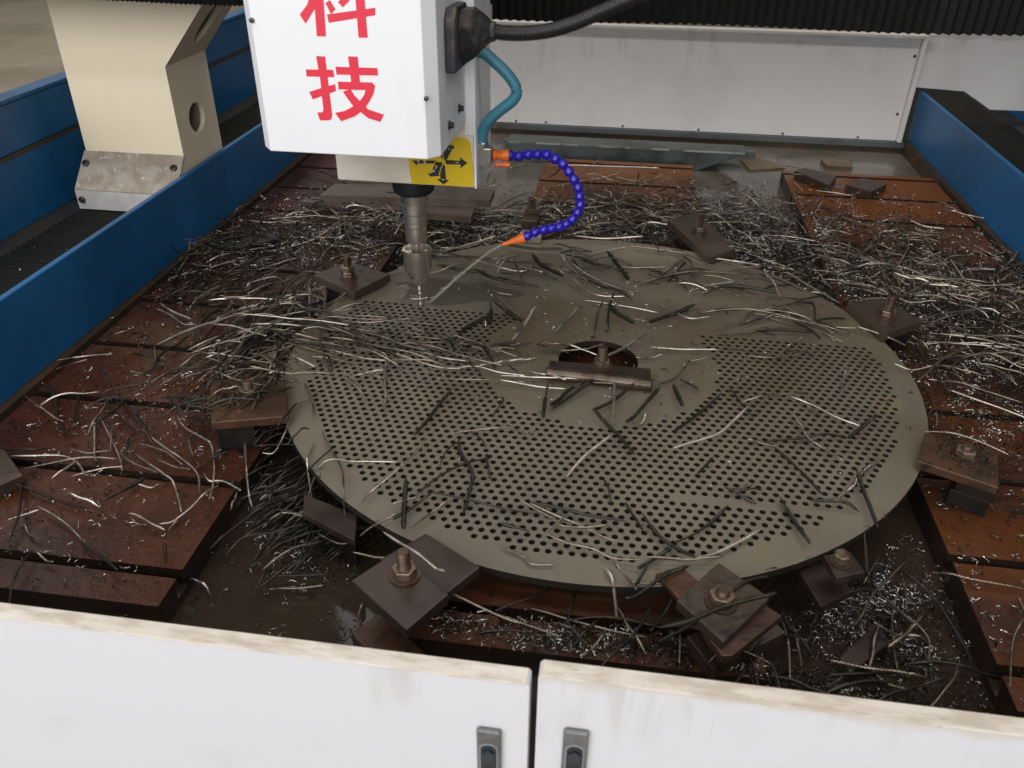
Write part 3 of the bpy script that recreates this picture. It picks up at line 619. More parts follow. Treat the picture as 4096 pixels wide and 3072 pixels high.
# cover: folded sheet with chamfered vertical edges
prism('cover', [(-0.600,0.187),(-0.600,-0.038),(-0.582,-0.060),(-0.306,-0.060),(-0.287,-0.038),(-0.287,0.187)], 'z', 0.396, 1.7, M['white'], sp, bevel=0.0015)
prism('spindle_block', [(-0.559,0.188),(-0.273,0.188),(-0.273,0.354),(-0.559,0.354)], 'z', 0.264, 1.7, M['block'], sp, bevel=0.004, seg=3)
box('side_plate', -0.2728, -0.2685, 0.189, 0.365, 0.262, 1.7, M['white'], sp, bevel=0.001)
box('front_strip', -0.290, -0.2688, 0.1855, 0.1866, 0.37, 1.7, M['white'], sp, bevel=0.0003)
def flat(name, poly, y, th, m, parent):   # flat print on the front, poly in (x,z)
    return prism(name, poly, 'y', y-th, y, m, parent)
flat('warning_sticker', [(-0.407,0.42),(-0.4065,0.315),(-0.403,0.266),(-0.275,0.2665),(-0.2745,0.30),(-0.279,0.352),(-0.282,0.359),(-0.290,0.364),(-0.313,0.364),(-0.333,0.40)], 0.1878, 0.0008, M['yellow'], sp)
AR = {'a': [(-0.399,0.314),(-0.349,0.3165),(-0.347,0.3105),(-0.388,0.3085),(-0.389,0.304)],
 'b': [(-0.331,0.319),(-0.301,0.3185),(-0.301,0.3255),(-0.286,0.315),(-0.300,0.304),(-0.3005,0.311),(-0.330,0.310)],
 'c': [(-0.336,0.341),(-0.325,0.345),(-0.329,0.349),(-0.313,0.3485),(-0.312,0.341),(-0.316,0.342),(-0.327,0.320),(-0.334,0.318),(-0.345,0.330)],
 'd': [(-0.338,0.310),(-0.332,0.308),(-0.3305,0.278),(-0.324,0.278),(-0.336,0.268),(-0.350,0.279),(-0.342,0.279),(-0.3425,0.289)],
 'e': [(-0.350,0.314),(-0.336,0.315),(-0.346,0.289),(-0.342,0.286),(-0.363,0.283),(-0.368,0.291),(-0.361,0.289)]}
for k in AR: flat('arrow', AR[k], 0.1869, 0.0006, M['black_print'], sp)
def stroke(name, a, b, wd, y, m):
    d = Vector((b[0]-a[0], b[1]-a[1])); n = Vector((-d[1], d[0])).normalized()*wd/2
    return flat(name, [(a[0]-n[0], a[1]-n[1]), (b[0]-n[0], b[1]-n[1]), (b[0]+n[0], b[1]+n[1]), (a[0]+n[0], a[1]+n[1])], y, 0.0004, m, sp)
for a, b in (((-0.3365,0.341),(-0.333,0.315)), ((-0.333,0.315),(-0.3445,0.2905)), ((-0.351,0.3145),(-0.333,0.315)), ((-0.351,0.3145),(-0.361,0.294))):
    stroke('outline', a, b, 0.0013, 0.1861, M['yellow'])
for segs in ([((-0.375,0.3165),(-0.371,0.3095)),((-0.371,0.3165),(-0.375,0.3095))], [((-0.3515,0.3065),(-0.3495,0.3035)),((-0.3475,0.3065),(-0.3515,0.2995))],
             [((-0.3585,0.2965),(-0.3525,0.2935)),((-0.3575,0.2925),(-0.3535,0.298))], [((-0.310,0.3147),(-0.3035,0.3145))], [((-0.3395,0.2785),(-0.3335,0.2783))], [((-0.3245,0.3405),(-0.3205,0.3415))], [((-0.386,0.3155),(-0.386,0.3105)),((-0.388,0.313),(-0.384,0.313))]):
    for a, b in segs: stroke('symbol', a, b, 0.0011, 0.1861, M['white_print'])
RED = M['red']
GL = [[(-0.456,0.616),(-0.377,0.628),(-0.378,0.617),(-0.454,0.604)], [(-0.407,0.72),(-0.393,0.72),(-0.393,0.584),(-0.408,0.584)],
 [(-0.428,0.642),(-0.423,0.645),(-0.417,0.638),(-0.419,0.635),(-0.429,0.627),(-0.436,0.634)], [(-0.456,0.632),(-0.449,0.637),(-0.441,0.624),(-0.449,0.6165)],
 [(-0.471,0.70),(-0.456,0.70),(-0.461,0.584),(-0.476,0.584)], [(-0.476,0.648),(-0.4685,0.638),(-0.474,0.624),(-0.492,0.602),(-0.500,0.6145),(-0.486,0.629),(-0.481,0.640)],
 [(-0.501,0.533),(-0.455,0.534),(-0.454,0.5225),(-0.501,0.522)],
 [(-0.481,0.554),(-0.466,0.554),(-0.4655,0.530),(-0.4645,0.462),(-0.467,0.455),(-0.472,0.453),(-0.487,0.4525),(-0.490,0.4655),(-0.482,0.4655),(-0.479,0.469),(-0.4785,0.518)],
 [(-0.500,0.498),(-0.454,0.512),(-0.454,0.501),(-0.495,0.486)], [(-0.4505,0.539),(-0.381,0.5395),(-0.381,0.528),(-0.450,0.527)],
 [(-0.428,0.5555),(-0.412,0.5555),(-0.412,0.511),(-0.4265,0.511),(-0.427,0.536)], [(-0.449,0.516),(-0.392,0.517),(-0.387,0.512),(-0.390,0.505),(-0.449,0.504)],
 [(-0.402,0.510),(-0.387,0.512),(-0.391,0.499),(-0.401,0.484),(-0.410,0.473),(-0.426,0.462),(-0.450,0.453),(-0.459,0.466),(-0.442,0.470),(-0.427,0.478),(-0.414,0.488),(-0.406,0.498)],
 [(-0.442,0.501),(-0.429,0.505),(-0.423,0.495),(-0.414,0.486),(-0.402,0.474),(-0.376,0.467),(-0.383,0.455),(-0.403,0.460),(-0.416,0.470),(-0.427,0.479),(-0.435,0.490)]]
# the strokes of each character lie in one print, each stroke a hair proud of the last
for nm, rngs in (('lettering', range(0, 6)), ('lettering', range(6, 14))):
    V = []; F = []
    for q, gi in enumerate(rngs):
        P = GL[gi]; y = -0.0602-0.00012*q; k = len(V); n = len(P)
        V += [(x, y, z) for x, z in P]+[(x, -0.0598, z) for x, z in P]; F += [tuple(range(k, k+n))]+[(k+i, k+n+i, k+n+(i+1) % n, k+(i+1) % n) for i in range(n)]
    o = mesh_obj(nm, rel(sp, V), F, RED, sp)
    bm = bmesh.new(); bm.from_mesh(o.data); bmesh.ops.triangulate(bm, faces=bm.faces); bm.to_mesh(o.data); bm.free()
for x, z in ((-0.580,0.604),(-0.303,0.496)):
    lathe('screw', [(0,0),(0.004,0),(0.004,0.003),(0,0.004)], M['screw'], sp, (x, -0.0605, z), seg=10, axis=(0,-1,0))
for y, z in ((0.030,0.430),(0.120,0.437),(0.176,0.52)):
    lathe('screw', [(0,0),(0.0085,0),(0.0085,0.0015),(0.0055,0.0017),(0.0055,0.008),(0.0035,0.008),(0.003,0.005),(0,0.005)], M['black'], sp, (-0.2868, y, z), seg=14, axis=(1,0,0))
# plug on the cover's side
pg = tag(empty('cable_plug', (-0.28, 0.08, 0.56)), 'black cable plug fixed to the right side of the white head cover', 'plug')
PGV = [(-0.2867,0.02),(-0.2867,0.125)]
prism('plug_base', [(0.012,0.520),(0.125,0.517),(0.135,0.54),(0.135,0.60),(0.115,0.617),(0.03,0.620),(0.012,0.604)], 'x', -0.2865, -0.268, M['plug'], pg, bevel=0.003)
def loft(name, rings, m, parent):
    V = [p for r in rings for p in r]; n = len(rings[0]); F = []
    for j in range(len(rings)-1):
        for i in range(n): F.append((j*n+i, j*n+(i+1) % n, (j+1)*n+(i+1) % n, (j+1)*n+i))
    F += [tuple(range(n))[::-1], tuple(range((len(rings)-1)*n, len(rings)*n))]
    return mesh_obj(name, rel(parent, V), F, m, parent, bevel=0.0015)
def ringx(x, cy, cz, ry, rz, n=8): return [(x, cy+ry*math.cos(2*PI*(i+.5)/n), cz+rz*math.sin(2*PI*(i+.5)/n)) for i in range(n)]
loft('plug_hood', [ringx(-0.268,0.085,0.567,0.050,0.048), ringx(-0.252,0.100,0.570,0.040,0.043), ringx(-0.238,0.112,0.571,0.028,0.030), ringx(-0.226,0.12,0.5705,0.018,0.018), ringx(-0.218,0.12,0.570,0.016,0.016)], M['plug'], pg)
cd = tube('conduit', [(-0.222,0.12,0.570),(-0.201,0.12,0.5685),(-0.168,0.12,0.569),(-0.125,0.12,0.575),(-0.083,0.12,0.588),(-0.041,0.12,0.606),(0.007,0.12,0.627),(0.058,0.12,0.650),(0.12,0.13,0.69),(0.16,0.16,0.76)], 0.0132, M['conduit'], seg=18, ridge=(0.0046, 0.0018))
tag(cd, 'black corrugated cable conduit curving up to the right from the plug', 'conduit')
th = tube('coolant_pipe', [(-0.270,0.215,0.520),(-0.253,0.215,0.515),(-0.236,0.215,0.502),(-0.212,0.215,0.481),(-0.196,0.215,0.460),(-0.193,0.215,0.446),(-0.202,0.215,0.431),(-0.227,0.215,0.411),(-0.250,0.215,0.388),(-0.260,0.218,0.368),(-0.263,0.22,0.350)], 0.0108, M['teal'], seg=18)
tag(th, 'teal rubber coolant pipe looping beside the white head', 'hose')
# segmented coolant hose with metal elbow, orange valve, blue beads and orange nozzle
hz = tag(empty('segmented_hose', (-0.26, 0.25, 0.32)), 'blue segmented coolant hose with orange valve and orange nozzle', 'hose')
lathe('collar', [(0.0,0.338),(0.0125,0.338),(0.0125,0.347),(0.0105,0.349),(0.0105,0.358),(0.0,0.358)], M['chrome'], hz, (-0.2615,0.2215,0), seg=20)
box('elbow_block', -0.2680, -0.243, 0.213, 0.240, 0.3005, 0.3375, M['chrome'], hz, bevel=0.002)
lathe('valve', [(0.0,0.0),(0.0115,0.0),(0.0125,0.003),(0.0085,0.010),(0.0075,0.013),(0.0110,0.017),(0.0118,0.022),(0.0118,0.031),(0.0095,0.033),(0,0.033)], M['orange'], hz, (-0.2428,0.235,0.318), seg=24, axis=(1,0.2,0))
tube('valve_handle', [(-0.237,0.226,0.302),(-0.222,0.228,0.3015),(-0.207,0.231,0.301)], 0.0052, M['orange'], hz, seg=12)
BD = [(-0.210,.315),(-0.1925,.314),(-0.173,.3185),(-0.154,.320),(-0.135,.3205),(-0.117,.313),(-0.101,.303),(-0.088,.288),(-0.077,.2725),(-0.068,.256),(-0.0635,.2375),(-0.0610,.2200),(-0.0655,.203),(-0.0755,.187),(-0.088,.1755),(-0.103,.168),(-0.119,.1635),(-0.136,.159),(-0.154,.1525),(-0.171,.1430)]
bead = None
for i, (x, z) in enumerate(BD):
    a = BD[max(i-1, 0)]; b = BD[min(i+1, len(BD)-1)]; d = Vector((b[0]-a[0], 0, b[1]-a[1])).normalized()
    if bead is None:
        bead = lathe('bead', [(0.0,-0.0095),(0.0060,-0.0095),(0.0072,-0.0085),(0.0092,-0.004),(0.0108,0.0),(0.0108,0.0022),(0.0098,0.0045),(0.0078,0.0075),(0.0066,0.0095),(0.0,0.0105)], M['blue_bead'], None, (0,0,0), seg=22)
        o = bead; o.parent = hz
    else:
        o = bead.copy(); sc.collection.objects.link(o); o.parent = hz
    o.location = Vector((x, 0.25, z))-hz.location; o.rotation_mode = 'QUATERNION'; o.rotation_quaternion = Vector((0,0,1)).rotation_difference(d)
nd = Vector((-0.2215+0.174, 0, 0.1195-0.1395))
lathe('nozzle', [(0.0,-0.006),(0.0112,-0.006),(0.0116,0.0),(0.0085,0.014),(0.0052,0.030),(0.0045,0.046),(0.003,0.0465),(0,0.044)], M['orange'], hz, (-0.1805,0.25,0.1375), seg=24, axis=nd.normalized())
jet = tube('coolant_jet', [(-0.2095,0.1596,0.1576),(-0.236,0.165,0.140),(-0.266,0.170,0.112),(-0.308,0.175,0.072),(-0.346,0.179,0.032),(-0.376,0.181,0.0015)], lambda u: 0.0024+0.0016*u, M['water'], seg=10)
tag(jet, 'thin milky jet of coolant falling from the orange nozzle to the drill', 'water jet')
# the head, its plug, cables and hose sit a little nearer than first measured: quill axis inside the block
K = 0.9446; CX, CY, CZ = 0.0211, -1.38406, 0.81652
def nearer(o):
    o.location = Vector((CX+(o.location.x-CX)*K, CY+(o.location.y-CY)*K, CZ+(o.location.z-CZ)*K)); o.scale = (K, K, K)
for o in (sp, pg, cd, th, hz): nearer(o)
# coolant running off over the undrilled steel beside the drill: an irregular thin pool
V = [(-0.335, 0.245, 0.0010)]; n = 48
for i in range(n):
    q = 2*PI*i/n; rr = 1+0.16*math.sin(3*q+1)+0.10*math.sin(7*q)+0.06*math.sin(11*q+2)
    V.append((-0.335+0.135*rr*math.cos(q), 0.245+0.062*rr*math.sin(q), 0.0006))
tag(mesh_obj('coolant_film', V, [(0, 1+i, 1+(i+1) % n) for i in range(n)], M['film'], smooth=True), 'thin wet pool of coolant spreading on the plate behind the drill bit', 'puddle')
# tool: holder, chuck and drill
tl = tag(empty('drill_tool', (-0.392, 0.161, 0)), 'steel tool holder with a cup shaped chuck and a drill bit cutting the plate', 'drill')
A0 = (-0.392, 0.161, 0)
lathe('spindle_nose', [(0.028,0.2555),(0.036,0.2585),(0.0405,0.263),(0.042,0.268),(0.042,0.295)], M['black'], tl, A0, seg=40)
lathe('tool_holder', [(0.0,0.148),(0.0075,0.148),(0.012,0.150),(0.0215,0.154),(0.0228,0.158),(0.0228,0.187),(0.0222,0.1875),(0.0222,0.189),(0.0230,0.1895),(0.0230,0.192),(0.0224,0.1925),(0.0230,0.193),(0.0232,0.214),(0.0255,0.217),(0.0255,0.2205),(0.0235,0.222),(0.0235,0.224),(0.0262,0.226),(0.0262,0.233),(0.0245,0.235),(0.0245,0.237),(0.0275,0.2385),(0.0275,0.256)], M['tool_steel'], tl, A0, seg=44)
lathe('shank', [(0.0062,0.112),(0.0062,0.150)], M['tool_steel'], tl, A0, seg=20)
lathe('chuck', [(0.0048,0.051),(0.0075,0.0525),(0.0165,0.060),(0.0205,0.066),(0.0212,0.088),(0.0288,0.091),(0.0295,0.094),(0.0295,0.128),(0.0302,0.131),(0.0302,0.137),(0.0262,0.1375),(0.0235,0.120),(0.0,0.112)], M['tool_steel'], tl, A0, seg=44)
lathe('set_screw', [(0,0),(0.003,0),(0.003,0.0015),(0.0015,0.0016),(0.0015,0.0005),(0,0.0005)], M['rust_bolt'], tl, (-0.400,0.1412,0.078), seg=10, axis=(-0.35,-0.93,0))
# twist drill bit
V = []; F = []; nz_ = 46
for i in range(nz_+1):
    z = 0.0535*i/nz_-0.002; ph = z*2*PI/0.026; r = 0.0054
    for k in range(12):
        a = 2*PI*k/12; rr = r*(0.55 if (k % 6) in (1, 2) else 1.0) if i < 38 else r
        V.append((A0[0]+rr*math.cos(a+ph), A0[1]+rr*math.sin(a+ph), z))
for i in range(nz_):
    for k in range(12): F.append((i*12+k, i*12+(k+1) % 12, (i+1)*12+(k+1) % 12, (i+1)*12+k))
mesh_obj('drill_bit', rel(tl, V), F, M['bit'], tl)

# ================================================================ front doors
def door(x0, x1, zt, hx, hz_, lab):
    d = tag(empty('cabinet_door', ((x0+x1)/2, -0.85, -0.6)), lab, 'door', 'white cabinet doors along the front edge')
    # leaf: rounded top corner, outline in (x,z)
    r = 0.006; xs = [(x0, -0.9), (x1, -0.9)]
    cr = [(x1-r+r*math.cos(a), zt-r+r*math.sin(a)) for a in [PI/2*i/4 for i in range(5)]]+[(x0+r+r*math.cos(a), zt-r+r*math.sin(a)) for a in [PI/2+PI/2*i/4 for i in range(5)]]
    prism('leaf', xs+cr, 'y', -0.859, -0.838, M['door'], d, bevel=0.0010)
    box('top_cap', x0+0.003, x1-0.003, -0.8594, -0.8385, zt-0.0016, zt+0.0008, M['door_top'], d, bevel=0.0010)
    # flush handle: bevelled grey bezel with a dark recess
    hw = 0.0135
    box('handle_plate', hx-hw*1.0, hx+hw*1.0, -0.8665, -0.8592, hz_-0.16, hz_, M['handle'], d, bevel=0.004, seg=3)
    V = []; F = []
    out = [(hx-0.0085, hz_-0.15), (hx+0.0085, hz_-0.15), (hx+0.0085, hz_-0.030)]+[(hx+0.0085*math.cos(a), hz_-0.030+0.008*math.sin(a)) for a in [PI*i/8 for i in range(1, 8)]]+[(hx-0.0085, hz_-0.028)]
    prism('handle_rim', [(hx+(x-hx)*1.22, hz_-0.09+(z-hz_+0.09)*1.03) for x, z in out], 'y', -0.8672, -0.8660, M['handle_rim'], d, bevel=0.0005)
    prism('handle_recess', out, 'y', -0.8678, -0.8668, M['recess'], d)
    prism('latch', [(hx-0.0065, hz_-0.05), (hx+0.0065, hz_-0.05), (hx+0.0065, hz_-0.034), (hx, hz_-0.028), (hx-0.0065, hz_-0.034)], 'y', -0.8700, -0.8679, M['latch'], d, bevel=0.001)
door(-1.30, -0.0285, 0.120, -0.070, 0.044, 'left white cabinet door with oily stains and a grey flush handle near its right edge')
door(-0.0205, 1.30, 0.136, 0.022, 0.062, 'right white cabinet door, slightly raised, with a grey flush handle near its left edge')
bk = struct(box('tank_front_wall', -1.105, 1.083, -0.836, -0.83, -0.95, -0.10, M['dark_steel'], None, bevel=0))

# ================================================================ swarf
def chip_arrays(pts, wd, twist0=0.3, pitch=0.0045, flat=0.27, res=4, arch=0.0, ph=0.0, seed=0):
    """twisted ribbon along a smooth path; returns vertices and quads"""
    C = np.array([tuple(v) for v in catmull(pts, pitch/res)]); n = len(C)
    if n < 6: C = np.array([tuple(v) for v in catmull(pts, 0.0009)]); n = len(C)
    s = np.linspace(0, 1, n); C = C.copy(); C[:, 2] += arch*np.sin(PI*s)+wd*0.5
    T = np.gradient(C, axis=0); T /= np.linalg.norm(T, axis=1)[:, None]+1e-9
    N = np.cross(T, (0, 0, 1.0)); N /= np.linalg.norm(N, axis=1)[:, None]+1e-9; B = np.cross(N, T)
    L = np.r_[0, np.cumsum(np.linalg.norm(np.diff(C, axis=0), axis=1))]
    phi = ph+2*PI*np.maximum(0, L-twist0*L[-1])/pitch
    tap = np.minimum(1, np.minimum(s/0.16, (1-s)/0.05+0.25))**0.7*(1-0.2*s)
    a = wd/2*tap; b = a*np.where(s < twist0, 0.45, flat)
    V = []
    for k, (u, v) in enumerate(((1, 0), (0, 1), (-1, 0), (0, -1))):
        du = u*a*np.cos(phi)-v*b*np.sin(phi); dv = u*a*np.sin(phi)+v*b*np.cos(phi)
        V.append(C+N*du[:, None]+B*dv[:, None])
    V = np.stack(V, 1).reshape(-1, 3); i = np.arange(n-1)[:, None]*4; k = np.arange(4)[None]
    F = np.stack([i+k, i+(k+1) % 4, i+4+(k+1) % 4, i+4+k], -1).reshape(-1, 4)
    return V, F
